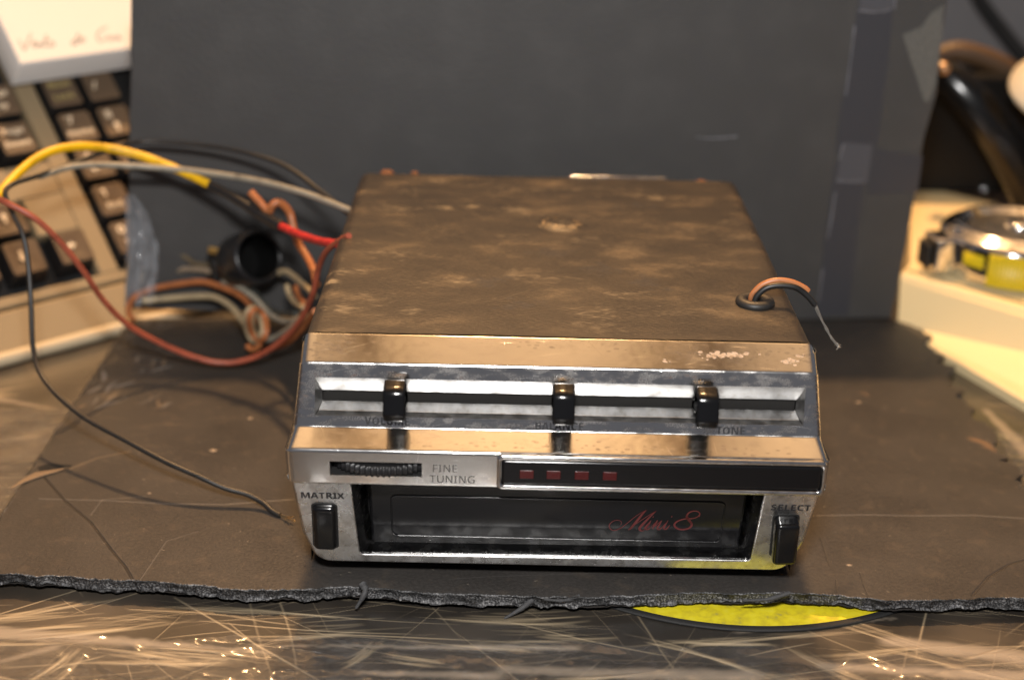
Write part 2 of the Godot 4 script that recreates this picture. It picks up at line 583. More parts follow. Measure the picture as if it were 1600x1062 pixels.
func film(label: String, x0: float, x1: float, z0: float, z1: float, amp: float, m: Material, sd: int) -> void:
	var n := noise(0.35, 3, sd, FastNoiseLite.TYPE_CELLULAR)
	n.cellular_return_type = FastNoiseLite.RETURN_DISTANCE2_SUB
	var n2 := noise(0.12, 4, sd + 1)
	var st := begin()
	var rings := []
	var ny := int((z1 - z0) * 11.0)
	var nx := int((x1 - x0) * 9.0)
	for j in ny + 1:
		var ring := PackedVector3Array()
		for i in nx + 1:
			var x := lerpf(x0, x1, float(i) / nx)
			var edge := n2.get_noise_2d(x * 2.0, 5.0) * 0.5
			var z := lerpf(z0 + edge, z1, float(j) / ny)
			var hgt := 0.55 * pow(1.0 - absf(n2.get_noise_2d(x * 1.1, z * 4.0)), 3.0) + 0.35 * pow(1.0 - absf(n2.get_noise_2d(x * 3.0 + 90.0, z * 5.0 + x)), 4.0) + 0.25 * (0.5 + 0.5 * n.get_noise_2d(x * 1.4, z * 3.0))
			ring.append(Vector3(x, DESK_Y + 0.012 + amp * clampf(hgt - 0.25, 0, 1), z))
		rings.append(ring)
	loft(st, rings)
	tag(obj("plastic_film", st, m), label, "plastic film")
func obj_t(called: String, st: SurfaceTool, m: Material, parent: Node = null) -> MeshInstance3D:
	st.generate_normals()
	st.generate_tangents()
	return put(called, st.commit(), m, parent)

# ---------------------------------------------------------------- black cardboard sheet
func cardboard() -> void:
	var x0 := -17.8
	var x1 := 16.65
	var root := thing("cardboard_sheet", "black torn-edged cardboard sheet lying under the player", "cardboard", Vector3.ZERO)
	var outline := PackedVector2Array()      # x, z going round
	var zf := func(x: float) -> float:       # front edge as photographed
		var xs := [-19.0, -16.7, -12.8, -8.9, -5.8, -3.1, 0.7, 4.6, 7.4, 10.4, 14.4, 18.0]
		var zs := [0.30, 0.35, 0.56, 0.94, 0.70, 0.95, 1.0, 0.62, 0.48, 0.78, 0.5, 0.55]
		for i in xs.size() - 1:
			if x <= xs[i + 1]:
				return lerpf(zs[i], zs[i + 1], smoothstep(xs[i], xs[i + 1], x))
		return 0.5
	var n := noise(0.5, 4, 51)
	var nf := noise(2.2, 3, 52)
	var front := []
	var cnt := 520
	for i in cnt + 1:
		var x := lerpf(x0, x1, float(i) / cnt)
		front.append(Vector2(x, zf.call(x) + n.get_noise_1d(x * 2.0) * 0.10 + nf.get_noise_1d(x * 2.0) * 0.05))
	var right := []
	for i in 90:
		var z := lerpf(front[-1].y, -22.4, float(i + 1) / 90.0)
		right.append(Vector2(x1 + n.get_noise_1d(z * 2.2 + 70.0) * 0.75 + nf.get_noise_1d(z * 2.2) * 0.40 - 0.5 * smoothstep(-20.5, -22.4, z), z))
	var left := []
	for i in 60:
		var z := lerpf(-20.3, front[0].y, float(i) / 60.0)
		left.append(Vector2(x0 + n.get_noise_1d(z * 2.0 + 170.0) * 0.12, z))
	for p in front: outline.append(p)
	for p in right: outline.append(p)
	for p in left: outline.append(p)
	var st := begin()
	var ind := Geometry2D.triangulate_polygon(outline)
	st.set_smooth_group(-1)
	var uv := func(p: Vector2) -> Vector2: return Vector2((p.x + 19.0) / 37.0, (p.y + 23.0) / 25.0)
	for t in range(0, ind.size(), 3):
		var a := outline[ind[t]]
		var b := outline[ind[t + 1]]
		var c := outline[ind[t + 2]]
		if (b - a).cross(c - a) < 0:
			var sw := b
			b = c; c = sw
		tri(st, Vector3(a.x, 0, a.y), Vector3(b.x, 0, b.y), Vector3(c.x, 0, c.y), uv.call(a), uv.call(b), uv.call(c))
		tri(st, Vector3(a.x, -0.38, a.y), Vector3(c.x, -0.38, c.y), Vector3(b.x, -0.38, b.y))
	obj_t("paper_face", st, cardboard_material(), root)
	# torn, fibrous edge
	st = begin()
	var rings := []
	var nn := outline.size()
	var fib := noise(3.0, 2, 56)
	var levels := [[0.0, 0.0, 0.0], [0.0, 0.06, 0.02], [0.06, 0.0, 0.05], [0.16, -0.01, 0.07], [0.27, -0.02, 0.06], [0.34, -0.02, 0.04], [0.38, 0.02, 0.04], [0.40, 0.01, 0.03]]   # depth, overhang, raggedness
	for l in levels:
		var ring := PackedVector3Array()
		for i in nn:
			var p := outline[i]
			var o := (outline[(i + 1) % nn] - outline[(i + nn - 1) % nn]).normalized()
			var out := Vector2(-o.y, o.x)
			if out.dot(p - Vector2(-0.5, -11)) < 0: out = -out
			var d: float = l[1] + (fib.get_noise_3d(p.x, l[0] * 9.0, p.y) * 1.2 + nf.get_noise_3d(p.x * 1.2, l[0] * 3.0, p.y * 1.2)) * l[2]
			p += out * d
			ring.append(Vector3(p.x, -l[0] * (0.88 + 0.45 * n.get_noise_2d(p.x * 1.2, p.y * 1.2 + 31.0)) + (0.0 if l[0] == 0.0 and l[1] == 0.0 else fib.get_noise_3d(p.x, 40.0 + l[0] * 5.0, p.y) * 0.03 - 0.012), p.y))
		rings.append(ring)
	st.set_smooth_group(1)
	for j in rings.size() - 1:
		for i in nn:
			var k := (i + 1) % nn
			for v in [rings[j][i], rings[j][k], rings[j + 1][k], rings[j][i], rings[j + 1][k], rings[j + 1][i]]:
				var q: Vector3 = v
				var tone := clampf(0.42 + 0.9 * n.get_noise_3d(q.x * 1.3, q.y * 9.0, q.z * 1.3) + 0.5 * nf.get_noise_3d(q.x, q.y * 7.0, q.z), 0.05, 1.0)
				st.set_color(Color(tone, tone, tone))
				vert(st, q)
	var em := mat(0.03, 0.03, 0.032, 0.55)
	grained(em, 40, 0.07, 3.0, 53)
	em.albedo_color = Color.WHITE
	em.vertex_color_use_as_albedo = true
	em.albedo_texture = noise_tex(0.055, 4, 54, ramp([[0.0, lin(0.010, 0.010, 0.011)], [0.38, lin(0.022, 0.022, 0.024)], [0.55, lin(0.11, 0.11, 0.115)], [0.72, lin(0.33, 0.33, 0.33)], [1.0, lin(0.6, 0.58, 0.55)]]))
	obj("torn_edge", st, em, root)
	var em2 := grained(mat(0.05, 0.05, 0.052, 0.7), 40, 0.07, 3.0, 57)
	# loose strips of torn facing paper that hang over the front edge
	for s in [[566, 915, 570, 925, 556, 950, 0.16], [832, 938, 815, 950, 788, 966, 0.14], [1235, 928, 1200, 936, 1160, 938, 0.1], [905, 934, 880, 938, 850, 936, 0.1]]:
		st = begin()
		var pts := smooth_path([at_z(s[0], s[1], 0.95) + Vector3(0, 0.02, -0.05), at_z(s[2], s[3], 1.12), at_z(s[4], s[5], 1.25)], 6)
		tube(st, pts, s[6] * 0.8, s[6] * 0.35, 6, 0.25)
		obj("torn_strip", st, em2, root)
	# tear by the left rim with a tan peel of bare board
	st = begin()
	var tear := PackedVector2Array()
	for q in [[58, 730], [75, 724], [112, 727], [100, 735], [80, 736], [64, 745]]:
		var p := at_y(q[0], q[1], 0.004)
		tear.append(Vector2(p.x, -p.z))
	prism(st, ccw(tear), 0.012, 0.003, Transform3D(Basis(Vector3.RIGHT, Vector3.FORWARD, Vector3.UP), Vector3(0, 0.004, 0)))
	obj("tear", st, mat(0.006, 0.006, 0.006, 0.9), root)
	st = begin()
	var peel := PackedVector2Array()
	for q in [[16, 762], [34, 749], [54, 738], [76, 735], [108, 730], [84, 738], [60, 745], [36, 754], [20, 763]]:
		var p := at_y(q[0], q[1], 0.05)
		peel.append(Vector2(p.x, -p.z))
	prism(st, ccw(peel), 0.05, 0.02, Transform3D(Basis(Vector3.RIGHT, Vector3.FORWARD, Vector3.UP), Vector3(0, 0.018, 0)))
	obj("paper_peel", st, grained(mat(0.20, 0.14, 0.085, 0.9), 80, 0.05, 4.0, 55), root)
func ccw(p: PackedVector2Array) -> PackedVector2Array:
	if Geometry2D.is_polygon_clockwise(p): p.reverse()
	return p
func cardboard_material() -> StandardMaterial3D:
	var w := 1480
	var h := 1000
	var c := Canvas.new(w, h, Vector3(0.040, 0.036, 0.033), 0.5)
	var n1 := noise_grid(w, h, noise(0.16, 3, 61))
	var n2 := noise_grid(w, h, noise(0.012, 4, 62), 0.5, 0.5)
	var n3 := noise_grid(w, h, noise(0.05, 4, 63), 0.5, 0.5)
	for i in w * h:
		var a := n1[i] / 255.0
		var b := n2[i] / 255.0
		var d := n3[i] / 255.0
		c.col[i] *= 0.62 + 0.38 * a + 0.30 * b
		c.col[i] = c.col[i].lerp(Vector3(0.15, 0.11, 0.075), clampf(d * 1.8 - 1.15, 0, 1) * 0.30)
		c.rough[i] = 0.38 + 0.16 * a + 0.12 * (b - 0.5)
		c.high[i] = 0.5 + (a - 0.5) * 0.10 + (b - 0.5) * 0.25
	var px := func(x: float, y: float) -> Vector2:
		var p := at_y(x, y, 0)
		return Vector2((p.x + 19.0) / 37.0 * w, (p.z + 23.0) / 25.0 * h)
	var line := func(list: Array, col: Vector3, a: float, half: float, r: float, dh: float) -> void:
		var pts := PackedVector2Array()
		for i in range(0, list.size(), 2):
			pts.append(px.call(list[i], list[i + 1]) + Vector2(rng.randf_range(-1.5, 1.5), rng.randf_range(-1.5, 1.5)))
		c.stroke(pts, col, a, half, r, dh, false)
	var tan_c := Vector3(0.30, 0.22, 0.14)
	var grey_c := Vector3(0.22, 0.21, 0.20)
	# fold and creases
	line.call([60, 778, 160, 781, 260, 786, 350, 787, 460, 780], grey_c, 0.5, 1.4, 0.4, 0.35)
	line.call([1275, 804, 1350, 803, 1430, 806, 1520, 804, 1610, 810], grey_c, 0.6, 1.4, 0.4, 0.35)
	line.call([64, 742, 100, 780, 140, 815, 175, 860, 195, 885, 205, 905], Vector3(0.02, 0.018, 0.016), 0.7, 2.2, 0.6, -0.6)
	line.call([140, 805, 160, 780, 230, 775], grey_c, 0.35, 1.2, 0.4, 0.3)
	line.call([100, 735, 150, 715, 205, 705], tan_c, 0.45, 1.6, 0.6, 0.2)
	line.call([220, 905, 260, 845, 310, 830], grey_c, 0.25, 1.2, 0.4, 0.3)
	line.call([1520, 930, 1545, 900, 1580, 880, 1610, 872], Vector3(0.025, 0.022, 0.02), 0.6, 2.5, 0.6, -0.4)
	line.call([1345, 895, 1352, 915, 1358, 932], Vector3(0.02, 0.018, 0.016), 0.7, 1.3, 0.6, -0.3)
	line.call([1283, 840, 1292, 868, 1295, 885], Vector3(0.02, 0.018, 0.016), 0.7, 1.2, 0.6, -0.3)
	line.call([1305, 905, 1310, 925], Vector3(0.02, 0.018, 0.016), 0.6, 1.0, 0.6, -0.3)
	line.call([700, 905, 760, 900, 900, 895, 1080, 893], grey_c, 0.14, 1.0, 0.5, 0.2)
	# scuffed, tape-torn corner by the keyboard
	for k in 110:
		var p: Vector2 = px.call(rng.randf_range(110, 260), rng.randf_range(490, 640))
		var ang := rng.randf_range(-1.9, -0.6)
		var ln := rng.randf_range(8, 46)
		var pts := PackedVector2Array([p, p + Vector2(ln * 0.5, rng.randf_range(-4, 4)).rotated(ang), p + Vector2(ln, 0).rotated(ang)])
		c.stroke(pts, tan_c if rng.randf() < 0.5 else grey_c * 1.3, rng.randf_range(0.06, 0.3), rng.randf_range(0.6, 5.0), 0.5, 0.1)
	for k in 30:
		var p: Vector2 = px.call(rng.randf_range(60, 330), rng.randf_range(590, 720))
		var ang := rng.randf_range(-0.6, 0.3)
		var ln := rng.randf_range(10, 60)
		c.stroke(PackedVector2Array([p, p + Vector2(ln, 0).rotated(ang)]), tan_c, rng.randf_range(0.1, 0.35), 0.6, 0.5, 0.1)
	# specks, lint and short scratches
	for k in 420:
		var p := Vector2(rng.randf() * w, rng.randf() * h)
		var ang := rng.randf() * TAU
		c.stroke(PackedVector2Array([p, p + Vector2(rng.randf_range(0.5, 6.0), 0).rotated(ang)]), Vector3(0.45, 0.38, 0.28), rng.randf_range(0.1, 0.6), 0.5, 0.7, 0.1)
	for q in [[388, 653, 4.0], [330, 703, 5.0], [231, 770, 3.0], [275, 770, 1.5], [1325, 882, 3.5], [1340, 628, 4.0], [1410, 640, 2.0], [1405, 643, 1.5], [215, 702, 2.0]]:
		var p: Vector2 = px.call(q[0], q[1])
		c.stroke(PackedVector2Array([p, p + Vector2(q[2], 0.5)]), Vector3(0.42, 0.33, 0.24), 0.6, q[2], 0.7, 0.2, false)
	for q in [[1535, 690, 16.0], [1548, 700, 10.0], [1352, 615, 7.0]]:
		var p: Vector2 = px.call(q[0], q[1])
		c.stroke(PackedVector2Array([p - Vector2(q[2], q[2] * 0.7), p, p + Vector2(q[2] * 0.6, q[2])]), Vector3(0.18, 0.11, 0.06), 0.4, q[2] * 0.5, 0.8, 0.0)
	var m := StandardMaterial3D.new()
	c.apply(m, 2.2)
	m.metallic_specular = 0.38
	return m

# ---------------------------------------------------------------- backdrop board with tape
func backdrop() -> void:
	var A := Vector3(-18.2, 0, -20.0)
	var B := Vector3(15.7, 0, -22.1)
	var bx := (B - A).normalized()
	var bn := bx.cross(Vector3.UP)
	var root := thing("backdrop_board", "tall black cardboard backdrop standing behind the player with tape at its side", "board", B)
	root.basis = Basis(bx, Vector3.UP, bn)
	var loc := func(px: float, py: float, lift: float) -> Vector3:      # a photographed point of the board, in the board's own axes
		var q := on_plane(px, py, B + bn * lift, bn) - B
		return Vector3(q.dot(bx), q.y, lift)
	var poly := PackedVector2Array()
	var edge := [[195, 482], [196, 440], [199, 380], [200, 300], [201, 200], [203, 100], [204, 0], [204, -14], [1483, -14], [1481, 0], [1470, 80], [1464, 150], [1446, 215], [1441, 240], [1440, 262], [1428, 320], [1420, 370], [1408, 430], [1394, 497]]
	for q in edge:
		var p: Vector3 = loc.call(q[0], q[1], 0.0)
		poly.append(Vector2(p.x, maxf(p.y, 0.004)))
	poly.append(Vector2(-4.0, 0.004))
	poly.append(Vector2(-16.0, 0.004))
	# finer, uneven rim
	var fine := PackedVector2Array()
	var n := noise(1.5, 3, 71)
	for i in poly.size():
		var a := poly[i]
		var b := poly[(i + 1) % poly.size()]
		var k := maxi(1, int(a.distance_to(b) / 0.5))
		for s in k:
			var p := a.lerp(b, float(s) / k)
			if p.y > 0.1 and p.y < 13.0: p.x += n.get_noise_2d(p.x * 2, p.y * 2) * 0.06
			fine.append(p)
	fine = ccw(fine)
	var st := begin()
	prism(st, fine, 0.4, 0.05, Transform3D(Basis(), Vector3(0, 0, -0.4)), 1)
	var bm := mat(0.05, 0.05, 0.052, 0.62)
	bm.uv1_triplanar = true
	bm.uv1_scale = Vector3.ONE * 6.0
	bm.albedo_color = Color.WHITE
	bm.albedo_texture = noise_tex(0.006, 6, 72, ramp([[0.0, lin(0.045, 0.0435, 0.0425)], [0.5, lin(0.047, 0.0455, 0.0445)], [1.0, lin(0.056, 0.054, 0.0525)]]), false, 4.0, 1024)
	bm.normal_enabled = true
	bm.normal_texture = noise_tex(0.15, 3, 73, null, true, 3.0)
	bm.normal_scale = 0.12
	obj("panel", st, bm, root)
	# tape strips
	var tape := mat(0.048, 0.048, 0.055, 0.34)
	grained(tape, 30, 0.03, 1.5, 74)
	var tape_pale := mat(0.075, 0.075, 0.085, 0.36)
	grained(tape_pale, 30, 0.03, 2.5, 75)
	var strip := func(list: Array, m: Material, lift: float, called: String) -> void:
		var pl := PackedVector2Array()
		for i in range(0, list.size(), 2):
			var p: Vector3 = loc.call(list[i], list[i + 1], 0.0)
			pl.append(Vector2(p.x, maxf(p.y, 0.02)))
		var s := begin()
		prism(s, ccw(pl), 0.016, 0.004, Transform3D(Basis(), Vector3(0, 0, lift)), 1)
		obj(called, s, m, root)
	strip.call([1345, -10, 1400, -10, 1396, 20, 1385, 120, 1372, 220, 1366, 240, 1322, 240, 1306, 240, 1313, 180, 1330, 80, 1339, 20], tape, 0.002, "tape_strip")
	strip.call([1306, 252, 1356, 250, 1348, 310, 1340, 370, 1332, 440, 1326, 492, 1276, 494, 1284, 420, 1294, 340], tape, 0.002, "tape_strip")
	strip.call([1318, 222, 1364, 226, 1356, 286, 1306, 284], tape_pale, 0.02, "tape_strip")
	strip.call([1364, 232, 1442, 244, 1434, 300, 1356, 304], tape, 0.02, "tape_strip")
	strip.call([1346, -10, 1402, -10, 1400, 10, 1393, 16, 1380, 20, 1343, 14], tape_pale, 0.02, "tape_strip")
	var worn := mat(0.115, 0.112, 0.10, 0.6)
	grained(worn, 40, 0.04, 4.0, 76)
	worn.albedo_color = Color.WHITE
	worn.albedo_texture = noise_tex(0.03, 5, 77, ramp([[0.0, lin(0.07, 0.07, 0.066)], [0.5, lin(0.11, 0.108, 0.098)], [1.0, lin(0.16, 0.155, 0.14)]]))
	strip.call([1411, 54, 1440, 42, 1456, 20, 1476, 6, 1472, 60, 1463, 130, 1452, 160, 1444, 158, 1432, 120, 1420, 84], worn, 0.002, "bare_patch")
	# pale ridges where the tape wrinkles or ends
	var ridge := mat(0.20, 0.20, 0.22, 0.4)
	for s in [[1307, 282, 1330, 284, 1354, 282], [1342, 16, 1370, 19, 1392, 14], [1336, 40, 1330, 90, 1322, 150], [1318, 225, 1312, 250], [1306, 300, 1298, 350, 1294, 372], [1398, -10, 1399, 14], [1286, 420, 1280, 470]]:
		var pts := []
		for i in range(0, s.size(), 2):
			pts.append(loc.call(s[i], s[i + 1], 0.02))
		st = begin()
		tube(st, smooth_path(pts, 4), 0.035, 0.02, 6, 0.4)
		obj("tape_wrinkle", st, ridge, root)
	# small tear in the facing paper
	st = begin()
	var pts := [loc.call(1088, 214, 0.0), loc.call(1115, 216, 0.01), loc.call(1152, 213, 0.0)]
	tube(st, smooth_path(pts, 5), 0.015, 0.03, 6, 0.3)
	obj("scuff_mark", st, ridge, root)
	# loose end of clear film hanging at the lower corner
	var fm := mat(0.6, 0.6, 0.62, 0.10)
	fm.transparency = BaseMaterial3D.TRANSPARENCY_ALPHA
	fm.albedo_color = Color(0.8, 0.82, 0.85, 0.24)
	st = begin()
	var rings := []
	var nn := noise(0.5, 3, 79)
	for j in 25:
		var f := j / 24.0
		var ring := PackedVector3Array()
		for i in 15:
			var g := i / 14.0
			var p: Vector3 = loc.call(lerpf(197, lerpf(214, 250, sin(f * 2.4)), g), lerpf(302, 470, f), 0.5)
			p.z += 1.3 * absf(fmod(g * 2.3 + f * 0.9, 1.0) - 0.5) + nn.get_noise_2d(g * 9, f * 12) * 0.45
			ring.append(p)
		rings.append(ring)
	loft(st, rings)
	obj("clear_film_end", st, fm, root)

# ---------------------------------------------------------------- the cartridge player
func cover_material() -> StandardMaterial3D:
	var w := 1100
	var h := 1200
	var c := Canvas.new(w, h, Vector3(0.015, 0.0125, 0.011), 0.40)
	var fine := noise_grid(w, h, noise(0.20, 2, 81), 0.28, 1.0)      # leather grain, drawn out across
	var speck := noise_grid(w, h, noise(0.30, 2, 82))
	var mid := noise_grid(w, h, noise(0.013, 5, 83), 0.5, 1.0)
	var big := noise_grid(w, h, noise(0.0045, 5, 84), 0.7, 1.0)
	var dust := Vector3(0.24, 0.165, 0.085)
	for i in w * h:
		var f := fine[i] / 255.0
		var s := speck[i] / 255.0
		var a := mid[i] / 255.0
		var b := big[i] / 255.0
		var t := clampf((a - 0.38) * 1.6, 0, 1) * 0.10 + clampf((b - 0.38) * 1.9, 0, 1) * 0.11 + 0.04
		t *= 0.05 + 2.6 * s * s
		t += clampf((a + b) - 1.22, 0, 1) * 0.7 * s
		c.col[i] = c.col[i].lerp(dust, clampf(t * (0.25 + 1.5 * (1.0 - f)), 0, 0.9))
		c.rough[i] = clampf(0.36 + 0.35 * t, 0, 1)
		c.high[i] = 0.5 + (f - 0.5) * 0.7 + (s - 0.5) * 0.2
	var px := func(x: float, y: float) -> Vector2:
		var p := at_y(x, y, 7.8)
		return Vector2((p.x + 7.4) / 14.8 * w, (p.z + 17.0) / 16.6 * h)
	var pale := Vector3(0.42, 0.32, 0.19)
	# dusty smears seen on the lid: x, y, length, width, strength
	for q in [[610, 325, 40, 9, .5], [690, 325, 26, 7, .6], [735, 323, 14, 5, .5], [805, 328, 34, 8, .6], [600, 397, 110, 12, .35], [615, 395, 50, 7, .4], [700, 365, 90, 14, .3], [655, 437, 60, 14, .3], [720, 440, 26, 6, .5], [830, 435, 60, 12, .35], [790, 427, 30, 9, .35], [550, 480, 60, 12, .3], [640, 488, 18, 9, .4], [800, 372, 60, 14, .25], [905, 375, 40, 9, .3], [970, 385, 36, 10, .3], [1080, 360, 60, 12, .25], [1140, 350, 40, 10, .35], [1150, 370, 36, 10, .3], [920, 490, 40, 14, .45], [930, 510, 40, 12, .3], [970, 462, 30, 8, .35], [1050, 490, 60, 10, .25], [1060, 415, 50, 16, .3], [1000, 305, 40, 4, .5], [1020, 310, 22, 5, .5], [680, 282, 20, 6, .6], [640, 300, 50, 8, .25], [760, 290, 60, 6, .35], [820, 296, 80, 6, .4], [930, 295, 90, 7, .35], [560, 300, 24, 8, .3], [512, 440, 10, 6, .8], [530, 425, 30, 5, .5], [530, 485, 14, 8, .5], [560, 465, 60, 9, .3]]:
		var p: Vector2 = px.call(q[0], q[1])
		for k in 60:
			var o := Vector2(rng.randfn(0, q[2] * 0.75), rng.randfn(0, q[3] * 1.7))
			var l := rng.randf_range(3.0, 26.0)
			var a := rng.randfn(0.0, 0.25)
			c.stroke(PackedVector2Array([p + o, p + o + Vector2(l, 0).rotated(a)]), pale * 0.7, q[4] * rng.randf_range(0.03, 0.14), rng.randf_range(1.0, 7.0), 0.8)
	# bare dark areas and stain blotches near the rear
	for k in 60:
		var p: Vector2 = px.call(rng.randf_range(580, 1110), rng.randf_range(278, 305))
		c.stroke(PackedVector2Array([p, p + Vector2(rng.randf_range(-6, 6), rng.randf_range(10, 50))]), Vector3(0.03, 0.022, 0.016), rng.randf_range(0.2, 0.6), rng.randf_range(2, 7), 0.5)
	for q in [[820, 480, 60, 22], [760, 440, 40, 18], [1000, 320, 80, 14], [860, 395, 50, 14], [940, 420, 60, 20], [1010, 440, 40, 20]]:
		var p: Vector2 = px.call(q[0], q[1])
		for k in 26:
			var o := Vector2(rng.randfn(0, q[2] * 0.5), rng.randfn(0, q[3] * 1.2))
			c.stroke(PackedVector2Array([p + o, p + o + Vector2(rng.randf_range(-20, 20), 6)]), Vector3(0.024, 0.022, 0.022), rng.randf_range(0.1, 0.3), rng.randf_range(5, 14), 0.4)
	# ring of dust round the raised boss
	var ringc: Vector2 = px.call(876, 350)
	for k in 220:
		var a := rng.randf() * TAU
		var r := rng.randfn(1.0, 0.10)
		var p := ringc + Vector2(cos(a) * 46.0 * r, sin(a) * 44.0 * r)
		c.stroke(PackedVector2Array([p, p + Vector2(-sin(a), cos(a)) * 9.0]), Vector3(0.40, 0.27, 0.13), rng.randf_range(0.05, 0.3), rng.randf_range(1.0, 4.0), 0.8)
	# scratches, pits and lint
	for q in [[900, 330, 980, 318], [985, 390, 1010, 400], [1145, 410, 1190, 412], [780, 470, 830, 455], [600, 360, 640, 372], [700, 310, 760, 345]]:
		c.stroke(PackedVector2Array([px.call(q[0], q[1]), px.call((q[0] + q[2]) / 2.0, (q[1] + q[3]) / 2.0 - 1.0), px.call(q[2], q[3])]), pale, 0.5, 1.0, 0.7, 0.3)
	for k in 260:
		var p := Vector2(rng.randf() * w, rng.randf() * h)
		c.stroke(PackedVector2Array([p, p + Vector2(rng.randf_range(0.5, 3.0), 0.3)]), Vector3(0.6, 0.5, 0.36), rng.randf_range(0.2, 0.9), 0.5 if k % 9 else 1.8, 0.9, 0.2)
	var m := StandardMaterial3D.new()
	c.apply(m, 0.9)
	m.metallic_specular = 0.5
	return m
func hood_material() -> StandardMaterial3D:     # worn chrome: u across, v down the front profile
	var w := 1400
	var h := 560
	var c := Canvas.new(w, h, Vector3(0.74, 0.73, 0.71), 0.13)
	c.metal.fill(1.0)
	var a0 := noise_grid(w, h, noise(0.03, 5, 91), 0.5, 1.0)
	var b0 := noise_grid(w, h, noise(0.008, 4, 92), 0.5, 0.5)
	var d0 := noise_grid(w, h, noise(0.25, 2, 93))
	for i in w * h:
		var a := a0[i] / 255.0
		var b := b0[i] / 255.0
		var d := d0[i] / 255.0
		var v := float(i / w) / h
		var worn := clampf((a - 0.62) * 2.5, 0, 1) * 0.5
		if v > 0.20 and v < 0.56: worn = clampf((a - 0.36) * 3.2, 0, 1)
		c.rough[i] = 0.09 + 0.10 * b + 0.30 * worn * d
		c.col[i] = c.col[i].lerp(Vector3(0.40, 0.36, 0.33), worn * 0.55 * (0.4 + d * 0.8))
		c.high[i] = 0.5 + (b - 0.5) * 0.2 + (d - 0.5) * 0.05 * worn
	var bare := func(x: float, y: float, sx: float, sy: float, count: int, col: Vector3, metal: float, al: float) -> void:  # stipples one blotch
		for k in count:
			var p := Vector2(x + rng.randfn(0, sx), y + rng.randfn(0, sy))
			var hw := rng.randf_range(1.0, 4.5)
			for yy in range(int(p.y - hw), int(p.y + hw) + 1):
				for xx in range(int(p.x - hw * 1.6), int(p.x + hw * 1.6) + 1):
					var dd := Vector2((xx - p.x) / 1.6, yy - p.y).length() / hw
					if dd < 1.0 and xx >= 0 and yy >= 0 and xx < w and yy < h and d0[yy * w + xx] > 70:
						c.blend(xx, yy, col, al, 0.75 if metal < 0.1 else 0.25, 0.0)
						c.metal[yy * w + xx] = lerpf(c.metal[yy * w + xx], metal, al)
	# flaked plating on the top bevel (right), rust blooms on the slider face
	var flake := Vector3(0.38, 0.26, 0.16)
	bare.call(1100, 58, 20, 6, 34, flake, 0.0, 0.9)
	bare.call(1135, 52, 22, 4, 18, flake, 0.0, 0.9)
	bare.call(1285, 72, 20, 5, 18, flake, 0.0, 0.9)
	bare.call(965, 78, 14, 4, 5, flake, 0.0, 0.9)
	bare.call(1310, 55, 14, 5, 5, flake, 0.0, 0.9)
	for q in [[60, 70, 40, 22, 60], [140, 60, 20, 24, 50], [1050, 62, 50, 16, 60], [1180, 60, 50, 14, 40], [700, 40, 200, 10, 30], [1330, 60, 26, 22, 30], [500, 366, 260, 10, 40], [1000, 362, 200, 12, 40]]:  # tarnish, with dark overhead reflections painted in on bevel and lip
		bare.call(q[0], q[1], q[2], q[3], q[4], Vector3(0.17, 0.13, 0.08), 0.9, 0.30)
	for q in [[120, 150, 70, 8, 26], [40, 200, 14, 40, 22], [1050, 140, 60, 8, 26], [1362, 220, 14, 40, 24], [1120, 290, 50, 8, 18], [330, 145, 90, 8, 22], [820, 145, 80, 8, 18], [600, 292, 120, 8, 14]]:
		bare.call(q[0], q[1], q[2], q[3], q[4], Vector3(0.26, 0.13, 0.09), 0.7, 0.3)
	for k in 260:
		var p := Vector2(rng.randf() * w, rng.randf() * h)
		var ang := rng.randfn(0, 0.3) if k % 3 else rng.randf() * PI
		var l := rng.randf_range(5, 90)
		c.stroke(PackedVector2Array([p, p + Vector2(l, 0).rotated(ang)]), Vector3(0.85, 0.84, 0.82), rng.randf_range(0.1, 0.5), 0.5, 0.4, rng.randf_range(-0.4, 0.4))
	var m := StandardMaterial3D.new()
	c.apply(m, 1.2, true)
	return m
const LP := Vector3(0, 0.66, 0.35)           # a point of the lower face plane
var LN := Vector3(0, -0.271, 1.0).normalized()
func low_face(px: float, py: float) -> Vector3:
	return on_plane(px, py, LP, LN)
